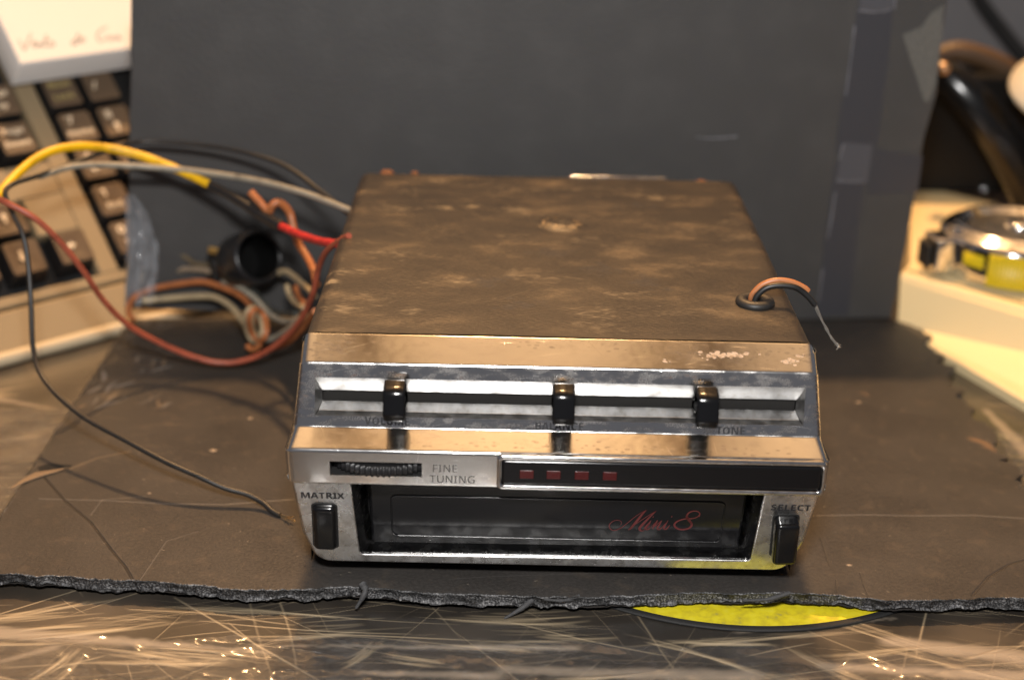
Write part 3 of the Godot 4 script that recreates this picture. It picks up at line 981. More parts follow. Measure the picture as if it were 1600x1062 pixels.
func player() -> void:
	var root := thing("cartridge_player", "worn chrome and black cartridge tape player reading Mini 8, standing on the cardboard", "tape player", Vector3.ZERO)
	# --- black leather-grain cover
	var st := begin()
	var boss := at_y(876, 350, 7.8)
	var dent := at_y(805, 326, 7.8)
	var wav := noise(0.10, 2, 95)
	var section := []                        # (x, y, arc)
	var rr := 0.42
	var hw := 7.4
	for k in 7: section.append(Vector3(-hw, lerpf(0.12, 7.8 - rr, k / 6.0), 0))
	for k in 7:
		var a := PI / 2 * (k + 1) / 7.0
		section.append(Vector3(-hw + rr - rr * cos(a), 7.8 - rr + rr * sin(a), 0))
	for k in range(1, 64): section.append(Vector3(lerpf(-hw + rr, hw - rr, k / 64.0), 7.8, 0))
	for k in 7:
		var a := PI / 2 * k / 7.0
		section.append(Vector3(hw - rr + rr * sin(a), 7.8 - rr + rr * cos(a), 0))
	for k in 7: section.append(Vector3(hw, lerpf(7.8 - rr, 0.12, k / 6.0), 0))
	var arc := 0.0
	var start := 0.0
	for i in section.size():
		if i > 0: arc += Vector2(section[i].x, section[i].y).distance_to(Vector2(section[i - 1].x, section[i - 1].y))
		section[i].z = arc
		if absf(section[i].x) < 0.12: start = arc
	var nz := 66
	st.set_smooth_group(1)
	var pt := func(i: int, j: int) -> Vector3:
		var s: Vector3 = section[i]
		var z := lerpf(-17.0, -0.52, float(j) / nz)
		var y := s.y
		if y > 7.3:
			y += wav.get_noise_2d(s.x, z) * 0.02
			var d := Vector2(s.x - boss.x, z - boss.z).length()
			y += 0.13 * exp(-pow((d - 0.46) / 0.15, 2.0)) + 0.05 * (1.0 if d < 0.4 else 0.0) - 0.03 * exp(-pow((d - 0.75) / 0.15, 2.0))
			d = Vector2((s.x - dent.x) / 0.7, (z - dent.z) / 0.5).length()
			y += 0.04 * exp(-d * d)
			if z < -16.8: y -= 0.10
		return Vector3(s.x, y, z)
	for j in nz:
		for i in section.size() - 1:
			var z0 := float(j) / nz
			var z1 := float(j + 1) / nz
			var u0: float = (section[i].z - start) / 14.8 + 0.5
			var u1: float = (section[i + 1].z - start) / 14.8 + 0.5
			quad(st, pt.call(i, j), pt.call(i, j + 1), pt.call(i + 1, j + 1), pt.call(i + 1, j), Vector2(u0, z0), Vector2(u0, z1), Vector2(u1, z1), Vector2(u1, z0))
	var cover_m := cover_material()
	obj_t("cover", st, cover_m, root)
	st = begin()
	var back := PackedVector2Array()
	for s in section: back.append(Vector2(s.x * 0.995, s.y - 0.12))
	prism(st, ccw(back), 0.3, 0.02, Transform3D(Basis(), Vector3(0, 0, -17.05)), 1)
	obj("rear_plate", st, M.black_matte, root)
	st = begin()
	rbox(st, Vector3(14.7, 0.2, 15.8), 0.05, Transform3D(Basis(), Vector3(0, 0.16, -8.9)))
	obj("base_plate", st, M.black_matte, root)
	for x in [-5.8, 5.8]:
		for z in [-1.8, -15.6]:
			st = begin()
			lathe(st, [Vector2(0.01, 0.0), Vector2(0.55, 0.0), Vector2(0.6, 0.03), Vector2(0.58, 0.1)], Transform3D(Basis(), Vector3(x, 0.005, z)), 16)
			obj("foot", st, M.rubber, root)
	# rusty screws and bright strip at the rear rim
	for q in [[605, 268, .27], [648, 268, .15], [1096, 284, .28]]:
		st = begin()
		var p := at_z(q[0], q[1], -16.95)
		lathe(st, [Vector2(0.01, q[2] * 0.5), Vector2(q[2] * 0.6, q[2] * 0.42), Vector2(q[2], q[2] * 0.12), Vector2(q[2], -0.25), Vector2(0.01, -0.25)], Transform3D(Basis(), Vector3(p.x, p.y - 0.05, -16.9)), 14)
		obj("rusty_screw", st, M.rust, root)
	st = begin()
	var s0 := at_z(890, 275, -17.05)
	var s1 := at_z(1042, 282, -17.05)
	rbox(st, Vector3(s1.x - s0.x, 0.16, 0.12), 0.04, Transform3D(Basis(), Vector3((s0.x + s1.x) / 2, (s0.y + s1.y) / 2, -17.08)))
	obj("rear_trim_strip", st, M.chrome, root)

	# --- chrome hood, its slider channel cut out of the steep face and the tuning slot out of the lip
	var prof := fillet([Vector3(-0.49, 7.72, 0), Vector3(-0.46, 7.80, 0.03), Vector3(0.38, 7.22, 0.13), Vector3(0.75, 5.375, 0.07), Vector3(1.45, 4.975, 0.13), Vector3(1.41, 3.86, 0.08), Vector3(0.95, 3.80, 0)])
	var rows := []
	for i in prof.size():
		rows.append(prof[i])
		if i < prof.size() - 1:
			for cut in [6.80, 5.70, 4.62, 4.17]:
				if prof[i].y - 0.2 > cut and prof[i + 1].y + 0.02 < cut:
					rows.append(prof[i].lerp(prof[i + 1], (prof[i].y - cut) / (prof[i].y - prof[i + 1].y)))
	var half_at := func(y: float) -> float:
		if y > 7.2: return 7.42
		if y > 5.37: return lerpf(7.64, 7.42, (y - 5.37) / 1.93)
		if y > 4.9: return lerpf(7.80, 7.64, (y - 4.9) / 0.47)
		return lerpf(7.76, 7.80, (y - 3.8) / 1.1)
	var rc_l := -6.98
	var rc_r := 7.06
	var tn_l := at_z(515, 735, 1.43).x
	var tn_r := at_z(659, 738, 1.43).x
	var inner := [rc_l, tn_l, tn_r, rc_r]
	var along := [0.0]
	for i in range(1, rows.size()): along.append(along[-1] + rows[i].distance_to(rows[i - 1]))
	var grid := []
	for i in rows.size():
		var p: Vector2 = rows[i]
		var t: Vector2 = (rows[mini(i + 1, rows.size() - 1)] - rows[maxi(i - 1, 0)]).normalized()
		var nrm := Vector2(-t.y, t.x)                      # outward in (z, y)
		if i < 3: nrm = Vector2(0.3, 0.95)
		var hwid: float = half_at.call(p.y)
		var rc := 0.26
		var line := PackedVector3Array()
		for side in [-1, 1]:
			var cols := []
			for k in 7:
				var a := PI / 2 * k / 6.0
				var off := rc * (1.0 - cos(a))
				cols.append(Vector3(side * (hwid - rc + rc * sin(a)), p.y - nrm.y * off, p.x - nrm.x * off))
			cols.append(Vector3(side * hwid, p.y - nrm.y * rc - (0.25 if p.y > 7.0 else 0.0), minf(p.x - rc, -0.3) - 0.5))
			if side < 0: cols.reverse()
			if side > 0:
				for x in inner: line.append(Vector3(x, p.y, p.x))
			for v in cols: line.append(v)
		grid.append(line)
	st = begin()
	st.set_smooth_group(1)
	var ncol: int = grid[0].size()
	for j in rows.size() - 1:
		var ym: float = (rows[j].y + rows[j + 1].y) / 2
		for i in ncol - 1:
			var ax: float = (grid[j][i].x + grid[j][i + 1].x) / 2
			if ym < 6.80 and ym > 5.70 and i >= 8 and i <= 10 and ax > rc_l and ax < rc_r: continue
			if ym < 4.62 and ym > 4.17 and ax > tn_l and ax < tn_r and i == 9: continue
			var uvs := []
			for q in [[j, i], [j, i + 1], [j + 1, i + 1], [j + 1, i]]:
				uvs.append(Vector2(0.5 + grid[q[0]][q[1]].x / 15.8, along[q[0]] / along[-1]))
			quad(st, grid[j][i], grid[j][i + 1], grid[j + 1][i + 1], grid[j + 1][i], uvs[0], uvs[1], uvs[2], uvs[3])
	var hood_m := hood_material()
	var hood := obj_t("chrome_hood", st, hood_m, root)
	# slider channel: sloped top and bottom, end walls, felt strip
	st = begin()
	st.set_smooth_group(-1)
	var z_at := func(y: float) -> float: return lerpf(0.38, 0.75, (7.22 - y) / 1.845)
	var tz: float = z_at.call(6.80)
	var bz: float = z_at.call(5.70)
	var e0 := 0.15
	var TL := Vector3(rc_l, 6.80, tz)
	var TR := Vector3(rc_r, 6.80, tz)
	var BL := Vector3(rc_l, 5.70, bz)
	var BR := Vector3(rc_r, 5.70, bz)
	var tl := Vector3(rc_l + e0, 6.24, 0.10)
	var tr := Vector3(rc_r - e0, 6.24, 0.10)
	var bl := Vector3(rc_l + e0, 5.90, 0.10)
	var br := Vector3(rc_r - e0, 5.90, 0.10)
	quad(st, TL, TR, tr, tl)
	# lower slope carries a small step
	var ml := Vector3(rc_l + e0 * 0.5, 5.755, 0.40)
	var mr := Vector3(rc_r - e0 * 0.5, 5.755, 0.40)
	var dn := Vector3(0, -0.015, 0.02)
	quad(st, bl, br, mr, ml)
	quad(st, ml, mr, mr + dn, ml + dn)
	quad(st, ml + dn, mr + dn, BR, BL)
	quad(st, TL, tl, bl, BL)
	quad(st, TR, BR, br, tr)
	obj("slider_channel", st, M.satin, hood)
	st = begin()
	rbox(st, Vector3(rc_r - rc_l - 0.3, 0.5, 0.08), 0.03, Transform3D(Basis(), Vector3((rc_l + rc_r) / 2, 6.07, -0.06)))
	obj("felt_strip", st, M.felt, hood)
	# sliders
	for q in [[616, 617], [881, 882], [1106, 1106]]:
		var p := at_z(q[0], 632, 1.3)
		var knob := Node3D.new()
		knob.name = "slider_knob"
		root.add_child(knob, true)
		st = begin()
		var side := fillet([Vector3(0.28, 6.30, 0), Vector3(0.62, 6.45, 0.1), Vector3(0.85, 7.00, 0.16), Vector3(1.42, 6.88, 0.30), Vector3(1.62, 6.18, 0.15), Vector3(1.50, 5.93, 0.08), Vector3(1.28, 5.95, 0.06), Vector3(1.22, 6.25, 0.12), Vector3(0.9, 6.12, 0.1), Vector3(0.28, 5.98, 0)])
		var flip := PackedVector2Array()
		for v in side: flip.append(Vector2(-v.x, v.y))
		prism(st, ccw(flip), 0.62, 0.07, Transform3D(Basis(Vector3(0, 0, -1), Vector3.UP, Vector3.RIGHT), Vector3(p.x - 0.31, 0, 0)))
		obj("cap", st, M.black_plastic, knob)
		st = begin()
		rbox(st, Vector3(0.5, 0.2, 0.5), 0.03, Transform3D(Basis(), Vector3(p.x, 6.13, 0.3)))
		obj("stem", st, M.black_matte, knob)
	# printed words under the sliders, on the steep face
	var fn := Vector3(0, 0.2, 1).normalized()
	var fp := Vector3(0, 5.375, 0.75) + fn * 0.006
	for q in [["VOLUME", 605, 658], ["BALANCE", 874, 666], ["TONE", 1142, 673]]:
		var a := on_plane(q[1], q[2], fp, fn)
		lettering("printed_word", q[0], 0.205, frame(a, Vector3.RIGHT, Vector3.UP.slide(fn)), M.ink, root, true, false, 1.0)
	# --- tuning wheel in the lip
	st = begin()
	st.set_smooth_group(-1)
	for v in [[Vector3(tn_l, 4.62, 1.43), Vector3(tn_r, 4.62, 1.43)], [Vector3(tn_r, 4.62, 1.43), Vector3(tn_r, 4.17, 1.42)], [Vector3(tn_r, 4.17, 1.42), Vector3(tn_l, 4.17, 1.42)], [Vector3(tn_l, 4.17, 1.42), Vector3(tn_l, 4.62, 1.43)]]:
		quad(st, v[0], v[1], v[1] - Vector3(0, 0, 0.9), v[0] - Vector3(0, 0, 0.9))
	quad(st, Vector3(tn_l, 4.62, 0.6), Vector3(tn_r, 4.62, 0.6), Vector3(tn_r, 4.17, 0.6), Vector3(tn_l, 4.17, 0.6))
	obj("tuning_slot", st, M.black_matte, root)
	st = begin()
	var wheel := PackedVector2Array()
	var teeth := 66
	for k in teeth * 4:
		var a := TAU * k / (teeth * 4)
		var r: float = 1.72 + (0.045 if k % 4 < 2 else -0.035)
		wheel.append(Vector2(cos(a), sin(a)) * r)
	var wx := at_z(594, 738, 1.5).x
	prism(st, wheel, 0.30, 0.03, Transform3D(Basis(Vector3.RIGHT, Vector3.FORWARD, Vector3.UP), Vector3(wx, 4.22, -0.12)), 1)
	obj("tuning_wheel", st, grained(mat(0.014, 0.014, 0.015, 0.4), 60, 0.04, 1.0, 96), root)
	var ln := Vector3(0, -0.036, 1).normalized()
	var lp := Vector3(0, 3.86, 1.41) + ln * 0.006
	lettering("engraved_words", "FINE", 0.14, frame(on_plane(695, 732, lp, ln), Vector3.RIGHT, Vector3.UP.slide(ln)), M.ink_soft, root, false, false, 1.12)
	lettering("engraved_words", "TUNING", 0.14, frame(on_plane(707, 749, lp, ln), Vector3.RIGHT, Vector3.UP.slide(ln)), M.ink_soft, root, false, false, 1.12)
	# --- indicator window: raised chrome frame, black bar, four red lamps
	var w0 := at_z(776, 745, 1.6)
	var w1 := at_z(1291, 752, 1.6)
	var wc := Vector3((w0.x + w1.x) / 2, 4.44, 0)
	var ww := w1.x - w0.x
	var win := Node3D.new()
	win.name = "indicator_window"
	root.add_child(win)
	st = begin()
	var outer := rrect(ww, 1.12, 0.16, 5)
	var hole := rrect(ww - 0.22, 0.80, 0.12, 5)
	ring_prism(st, outer, hole, 0.16, 0.06, Transform3D(Basis(), Vector3(wc.x, wc.y, 1.42)))
	obj("window_frame", st, M.chrome, win)
	st = begin()
	prism(st, rrect(ww - 0.25, 0.78, 0.12, 5), 0.13, 0.09, Transform3D(Basis(), Vector3(wc.x, wc.y, 1.435)), 3)
	obj("black_bar", st, M.black_plastic, win)
	var red := mat(0.05, 0.004, 0.004, 0.22)
	grained(red, 90, 0.05, 3.0, 97)
	for x in [823, 865, 909, 953]:
		st = begin()
		var p := at_z(x, 741 + (x - 823) * 0.02, 1.56)
		rbox(st, Vector3(0.40, 0.27, 0.05), 0.03, Transform3D(Basis(), Vector3(p.x, p.y, 1.555)), 0.015)
		obj("indicator_light", st, red, win)
	# --- lower chrome face round the cartridge door
	var U := Vector3.RIGHT
	var V := Vector3(0, 1.0, 0.271).normalized()
	var o := LP
	var to2 := func(p: Vector3) -> Vector2: return Vector2((p - o).dot(U), (p - o).dot(V))
	var fxf := Transform3D(Basis(U, V, LN), o)
	var top_v: float = (3.95 - 0.66) / V.y
	var shape := PackedVector2Array()
	var outline := fillet([Vector3(-7.62, top_v, 0), Vector3(-7.42, 1.2, 0.5), Vector3(-7.05, 0.0, 0.55), Vector3(7.05, 0.0, 0.55), Vector3(7.42, 1.2, 0.5), Vector3(7.62, top_v, 0)])
	for p in outline: shape.append(p)
	var si := [low_face(1195, 773), low_face(1172, 876), low_face(563, 866), low_face(547, 761)]
	var s2 := []
	for p in si: s2.append(to2.call(p))
	s2[0].y = top_v; s2[3].y = top_v
	var inner_l := fillet([Vector3(s2[0].x, s2[0].y, 0), Vector3(s2[1].x, s2[1].y, 0.16), Vector3(s2[2].x, s2[2].y, 0.16), Vector3(s2[3].x, s2[3].y, 0)])
	for p in inner_l: shape.append(p)
	st = begin()
	prism(st, ccw(shape), 0.12, 0.045, fxf * Transform3D(Basis(), Vector3(0, 0, -0.12)), 3, false)
	obj("lower_bezel", st, M.satin_low, root)
	st = begin()
	var sk0 := PackedVector3Array()
	var sk1 := PackedVector3Array()
	for p in outline:
		var q: Vector3 = fxf * Vector3(p.x, p.y, -0.11)
		sk0.append(q)
		sk1.append(Vector3(clampf(q.x * 0.985, -7.36, 7.36), maxf(q.y, 0.3), -0.7))
	loft(st, [sk0, sk1])
	obj("side_skirt", st, M.satin_low, root)
	# bright rolled edge under the bezel
	st = begin()
	var roll := []
	for p in outline: roll.append(fxf * Vector3(p.x * 0.998, p.y + 0.02, -0.10))
	roll.reverse()
	var tr_ := PackedVector3Array(roll)
	tube(st, tr_, 0.075, 0.075, 10)
	obj("rolled_edge", st, M.chrome, root)
	# slanting throat of the opening
	st = begin()
	st.set_smooth_group(-1)
	var deep := []
	for i in inner_l.size():
		var p: Vector2 = inner_l[i]
		var shrink := Vector2(p.x * 0.957 + 0.005, p.y - 0.27 * (1.0 - clampf(p.y / top_v, 0, 1)))
		deep.append(fxf * Vector3(shrink.x, shrink.y, -1.05))
	for i in inner_l.size() - 1:
		quad(st, fxf * Vector3(inner_l[i].x, inner_l[i].y, -0.02), fxf * Vector3(inner_l[i + 1].x, inner_l[i + 1].y, -0.02), deep[i + 1], deep[i])
	obj("door_surround", st, M.throat, root)
	# cartridge door
	var dz := -0.80
	var dp := LP + LN * dz
	var d0 := on_plane(581, 857, dp, LN)
	var d1 := on_plane(1152, 868, dp, LN)
	var dc: Vector2 = (to2.call(d0) + to2.call(d1)) / 2
	var dw := d1.x - d0.x
	var dh: float = top_v - dc.y + 0.1
	var door := Node3D.new()
	door.name = "cartridge_door"
	root.add_child(door)
	st = begin()
	prism(st, rrect(dw, dh, 0.22, 5), 0.2, 0.10, fxf * Transform3D(Basis(), Vector3(dc.x, dc.y + dh / 2, dz - 0.1)), 3)
	var dm := grained(mat(0.005, 0.005, 0.006, 0.16), 30, 0.015, 0.12, 98)
	obj("flap", st, dm, door)
	var p0 := on_plane(612, 838, LP + LN * (dz + 0.1), LN)
	var p1 := on_plane(1126, 846, LP + LN * (dz + 0.1), LN)
	var pc: Vector2 = (to2.call(p0) + to2.call(p1)) / 2
	var pt0 := on_plane(866, 778, LP + LN * (dz + 0.1), LN)
	var ph: float = to2.call(pt0).y - pc.y
	st = begin()
	ring_prism(st, rrect(p1.x - p0.x, ph, 0.2, 5), rrect(p1.x - p0.x - 0.10, ph - 0.10, 0.16, 5), 0.05, 0.022, fxf * Transform3D(Basis(), Vector3(pc.x, pc.y + ph / 2, dz + 0.09)))
	obj("raised_border", st, dm, door)
	# dark chamber behind the door
	st = begin()
	rbox(st, Vector3(12.6, 3.4, 0.3), 0.05, fxf * Transform3D(Basis(), Vector3(0, 1.9, dz - 0.5)))
	obj("chamber", st, M.black_matte, root)
	# red script on the door
	st = begin()
	var ip := LP + LN * (dz + 0.108)
	var ixf := fxf * Transform3D(Basis(), Vector3(0, 0, dz + 0.108))
	var strokes := [
		[[395, 575, 408, 548, 380, 528, 335, 536, 300, 568, 306, 604, 345, 620, 410, 592, 470, 545, 540, 490, 590, 458, 628, 440], 2.2, 5.0],
		[[630, 438, 590, 478, 535, 548, 490, 600, 466, 614], 3.0, 13.0],
		[[472, 612, 540, 560, 620, 505, 690, 462, 720, 446], 2.0, 4.0],
		[[716, 446, 660, 500, 600, 562, 568, 600, 578, 622, 604, 622], 3.0, 13.0],
		[[604, 620, 640, 590, 668, 545], 2.0, 3.0], [[672, 530, 640, 570, 618, 600, 640, 612, 668, 592], 2.5, 10.0], [[686, 498, 694, 500], 7.0, 9.0],
		[[668, 592, 700, 560, 722, 536], 2.0, 3.0], [[730, 528, 704, 570, 684, 608], 2.5, 10.0], [[686, 604, 730, 560, 768, 532], 2.0, 3.5], [[768, 530, 748, 565, 728, 598, 744, 612, 770, 590], 2.5, 10.0],
		[[770, 590, 798, 560, 820, 536], 2.0, 3.0], [[824, 530, 800, 568, 784, 600, 806, 608, 838, 572], 2.5, 10.0], [[852, 496, 860, 498], 7.0, 9.0],
		[[1100, 500, 1108, 470, 1085, 450, 1045, 448, 1005, 466, 990, 500, 1010, 532, 1034, 562, 1022, 592, 975, 610, 920, 608, 884, 585, 884, 558, 920, 532, 980, 516, 1050, 512, 1092, 494, 1106, 472], 3.0, 11.0],
		[[992, 480, 996, 510, 1022, 542, 1034, 570], 4.0, 12.0]]
	for sk in strokes:
		var pts := []
		for i in range(0, sk[0].size(), 2):
			var p: Vector3 = on_plane(900.0 + sk[0][i] / 5.714, 720.0 + sk[0][i + 1] / 5.714, ip, LN)
			pts.append(to2.call(p))
		ribbon(st, smooth2(pts, 6), sk[1] / 5.714 / 55.0, sk[2] / 5.714 / 55.0, ixf)
	obj("script_lettering", st, mat(0.115, 0.018, 0.018, 0.5), door)
	# push buttons and their words
	for q in [["MATRIX", 503, 774, 505, 796, 508, 862, 39.0, 0.22], ["SELECT", 1236, 793, 1233, 824, 1226, 886, 40.0, 0.5]]:
		var t := low_face(q[1], q[2]) + LN * 0.006
		lettering("engraved_words", q[0], 0.17, frame(t, U, V), M.ink, root, true, false, 1.08)
		var lift: float = q[8]
		var tp := on_plane(q[3], q[4], LP + LN * lift, LN)
		var bp := on_plane(q[5], q[6], LP + LN * lift, LN)
		var up2: Vector2 = to2.call(tp) - to2.call(bp)
		var cen: Vector2 = (to2.call(tp) + to2.call(bp)) / 2
		var ax := Vector3(up2.x, up2.y, 0).normalized()
		var bxf := fxf * Transform3D(Basis(Vector3(ax.y, -ax.x, 0), ax, Vector3(0, 0, 1)), Vector3(cen.x, cen.y, -0.02))
		st = begin()
		var bw: float = q[7] / 56.0
		prism(st, rrect(bw, up2.length(), 0.16, 5), lift, 0.14, bxf, 4, false)
		obj("push_button", st, M.black_plastic, root)
		st = begin()
		prism(st, rrect(bw + 0.08, up2.length() + 0.08, 0.12, 4), 0.028, 0.005, bxf, 1, false)
		obj("button_well", st, M.black_matte, root)
	# --- rubber grommet and the cut pair of leads that leave it
	var g := at_y(1180, 473, 7.84)
	st = begin()
	var gp := []
	for k in 13:
		var a := TAU * k / 12.0
		gp.append(Vector2(0.42 + 0.19 * cos(a), 0.06 + 0.15 * sin(a)))
	lathe(st, gp, Transform3D(Basis(), Vector3(g.x, 7.82, g.z)), 32)
	obj("grommet", st, M.rubber, root)
	var lead := func(list: Array, m: Material, r: float, called: String, zo: float, first: Vector3) -> void:
		var pts := [first]
		for i in range(0, list.size(), 2): pts.append(at_z(list[i], list[i + 1], g.z + zo))
		var s := begin()
		tube(s, smooth_path(pts, 6), r, r, 10)
		obj(called, s, m, root)
	lead.call([1174, 467, 1180, 455, 1193, 444, 1213, 438, 1236, 440, 1256, 449, 1263, 455], wire_mat(0.42, 0.16, 0.06, 101), 0.095, "lead", -0.05, g + Vector3(-0.05, -0.3, -0.05))
	lead.call([1180, 470, 1187, 458, 1200, 449, 1220, 446, 1243, 449, 1261, 461, 1274, 476], wire_mat(0.015, 0.015, 0.015, 102), 0.095, "lead", 0.1, g + Vector3(0.06, -0.3, 0.1))
	st = begin()
	for k in 7:
		var pts := []
		for q in [[1258, 452], [1270, 468], [1277, 482], [1284, 499], [1292, 514], [1300, 527], [1309, 539]]:
			pts.append(at_z(q[0], q[1], g.z) + Vector3(rng.randf_range(-0.04, 0.04), rng.randf_range(-0.04, 0.04), rng.randf_range(-0.05, 0.05)))
		pts.append(pts[-1] + Vector3(rng.randf_range(-0.1, 0.14), rng.randf_range(-0.1, 0.06), rng.randf_range(-0.1, 0.1)))
		tube(st, smooth_path(pts, 4), 0.022, 0.02, 5)
	obj("bare_strands", st, mat(0.30, 0.28, 0.25, 0.45, 0.6), root)
func ring_prism(st: SurfaceTool, outer: PackedVector2Array, hole: PackedVector2Array, h: float, bevel: float, xf: Transform3D) -> void:
	var rings := []
	for l in [[outer, 0.0, 0.0], [outer, 0.0, h - bevel], [outer, bevel * 0.3, h - bevel * 0.3], [outer, bevel, h], [hole, -bevel * 0.5, h], [hole, -bevel * 0.1, h - bevel * 0.4], [hole, 0.0, h - bevel], [hole, 0.0, 0.0]]:
		var ring := PackedVector3Array()
		for p in inset(l[0], l[1]): ring.append(xf * Vector3(p.x, p.y, l[2]))
		rings.append(ring)
	st.set_smooth_group(1)
	for j in rings.size() - 1:
		for i in outer.size():
			var k := (i + 1) % outer.size()
			quad(st, rings[j][i], rings[j + 1][i], rings[j + 1][k], rings[j][k])
func wire_mat(r: float, g: float, b: float, sd: int) -> StandardMaterial3D:
	var m := mat(r, g, b, 0.42)
	m.uv1_triplanar = true
	m.uv1_scale = Vector3.ONE * 25
	m.albedo_color = Color.WHITE
	m.albedo_texture = noise_tex(0.02, 5, sd, ramp([[0.0, lin(r * 0.25, g * 0.25, b * 0.25)], [0.4, lin(r * 0.95, g * 0.95, b * 0.95)], [0.75, lin(r, g, b)], [1.0, lin(minf(r * 1.2 + 0.02, 1), g * 1.2 + 0.015, b * 1.2 + 0.01)]]), false, 4.0, 256)
	return m

# ---------------------------------------------------------------- keyboard propped up at the left, with a pad of paper on it
func keyboard() -> void:
	var o := Vector3(-21.84, 8.30, -26.92)
	var yaw := 0.747
	var tilt := 0.80
	var ex := Vector3(cos(yaw), 0, -sin(yaw))
	var ez := Vector3(sin(yaw) * cos(tilt), -sin(tilt), cos(yaw) * cos(tilt))
	var ny := ez.cross(ex)
	var P := 1.905
	var kx := Transform3D(Basis(ex, -ez, ny), o)        # local x along rows, y away from the user, z out of the key tops
	var root := thing("computer_keyboard", "dark keyed computer keyboard propped up steeply beside the black backdrop", "keyboard", Vector3(o.x, DESK_Y, o.z))
	root.position = Vector3.ZERO
	var case_m := grained(mat(0.30, 0.225, 0.13, 0.5), 60, 0.06, 1.5, 111)
	var well_m := grained(mat(0.010, 0.010, 0.010, 0.6), 60, 0.05, 1.5, 112)
	var lit_key_m := grained(mat(0.12, 0.082, 0.052, 0.34), 90, 0.08, 2.0, 113)  # dark grey keys; warm lamp gloss is put into the top colour
	var side_m := mat(0.012, 0.011, 0.011, 0.5)
	var ink_m := mat(0.85, 0.70, 0.50, 0.6)
	var num_m := mat(0.45, 0.36, 0.14, 0.6)
	var case_top := -0.42
	# case: upper shell with openings for the key blocks (bands of shell round dark wells)
	var u := func(x0: float, x1: float, y0: float, y1: float, z0: float, z1: float, r: float) -> SurfaceTool:
		var s := begin()
		rbox(s, Vector3((x1 - x0) * P, (y1 - y0) * P, z1 - z0), r, kx * Transform3D(Basis(), Vector3((x0 + x1) / 2 * P, -(y0 + y1) / 2 * P, (z0 + z1) / 2)))
		return s
	obj("well_floor", u.call(-9.0, 4.2, -1.6, 5.2, -1.5, -1.05, 0.1), well_m, root)
	for b in [[-0.98, -0.50, -1.4, 4.66], [-9.0, -0.985, 1.60, 2.44]]:
		obj("shell", u.call(b[0], b[1], b[2], b[3], -1.1, case_top, 0.08), case_m, root)
	obj("shell", u.call(-1.98, -0.985, 2.45, 3.42, -1.1, case_top, 0.08), case_m, root)
	obj("shell", u.call(-9.0, -4.3, 2.45, 4.66, -1.1, case_top, 0.08), case_m, root)
	obj("shell", u.call(-9.0, 4.2, 4.66, 4.90, -1.1, case_top, 0.08), case_m, root)
	obj("front_shell", u.call(-9.0, 4.2, 4.95, 6.02, -0.9, case_top - 0.06, 0.18), case_m, root)
	obj("rear_shell", u.call(-9.0, 4.2, -2.6, -1.41, -1.5, case_top, 0.15), case_m, root)
	# pale foot rail that meets the desk
	var rail := begin()
	var f0 := kx * Vector3(-9.0 * P, -6.12 * P, -0.9)
	var f1 := kx * Vector3(4.2 * P, -6.12 * P, -0.9)
	tube(rail, PackedVector3Array([Vector3(f0.x, DESK_Y + 0.30, f0.z), Vector3(f1.x, DESK_Y + 0.30, f1.z)]), 0.30, 0.30, 12)
	obj("foot_rail", rail, mat(0.55, 0.45, 0.30, 0.5), root)
	# a stand that carries the upper end
	var prop := begin()
	var t0 := kx * Vector3(-4.0 * P, 2.2 * P, -1.5)
	rbox(prop, Vector3(8.0, t0.y - DESK_Y, 3.0), 0.2, Transform3D(Basis(ex, Vector3.UP, ex.cross(Vector3.UP)), Vector3(t0.x, (t0.y + DESK_Y) / 2 - 0.02, t0.z) - ex.cross(Vector3.UP) * 1.5))
	obj("prop_leg", prop, well_m, root)
	# keys: top is a dished, tapered cap
	var keys := [["Num\nLock", 0, 0, 1, num_m], ["/", 1, 0, 1, ink_m], ["7\nHome", 0, 1, 1, ink_m], ["8\nup", 1, 1, 1, ink_m], ["4\nleft", 0, 2, 1, ink_m], ["5", 1, 2, 1, ink_m], ["1\nEnd", 0, 3, 1, ink_m], ["2", 1, 3, 1, ink_m], ["0\nIns", 0.5, 4, 2, ink_m], ["Page\nUp", -1.55, 0, 1, ink_m], ["Page\nDown", -1.57, 1.02, 1, ink_m], ["Home", -2.6, 0, 1, ink_m], ["End", -2.6, 1.02, 1, ink_m], ["up", -2.57, 2.96, 1, ink_m], ["down", -2.57, 3.95, 1, ink_m], ["right", -1.42, 3.95, 1, ink_m], ["left", -3.65, 3.95, 1, ink_m]]
	for k in keys:
		var wk: float = (k[3] - 1.0) * P
		var kc := kx * Transform3D(Basis(), Vector3(k[1] * P, -k[2] * P, 0))
		var st := begin()
		var rings := []
		for l in [[0.86, 0.86, -1.1, 0.0, 0.06], [0.84, 0.85, -0.8, 0.0, 0.08], [0.765, 0.785, -0.10, 0.05, 0.14], [0.735, 0.755, -0.02, 0.05, 0.16]]:
			var ring := PackedVector3Array()
			for p in rrect(l[0] * 2 + wk, l[1] * 2, l[4], 4): ring.append(kc * Vector3(p.x, p.y + l[3], l[2]))
			rings.append(ring)
		st.set_smooth_group(1)
		for j in 3:
			for i in rings[0].size():
				var n2: int = (i + 1) % rings[0].size()
				quad(st, rings[j][i], rings[j + 1][i], rings[j + 1][n2], rings[j][n2])
		var key := obj("key", st, side_m, root)
		st = begin()
		var tops := []
		for f in [1.0, 0.96, 0.6, 0.25, 0.0]:
			var ring := PackedVector3Array()
			for p in rrect(0.74 * 2 + wk, 0.76 * 2, 0.16, 4):
				var q: Vector2 = p * f
				ring.append(kc * Vector3(q.x, q.y + 0.05, -0.015 - 0.05 * (1.0 - f * f) + (0.01 if f == 0.96 else 0.0)))
			tops.append(ring)
		st.set_smooth_group(1)
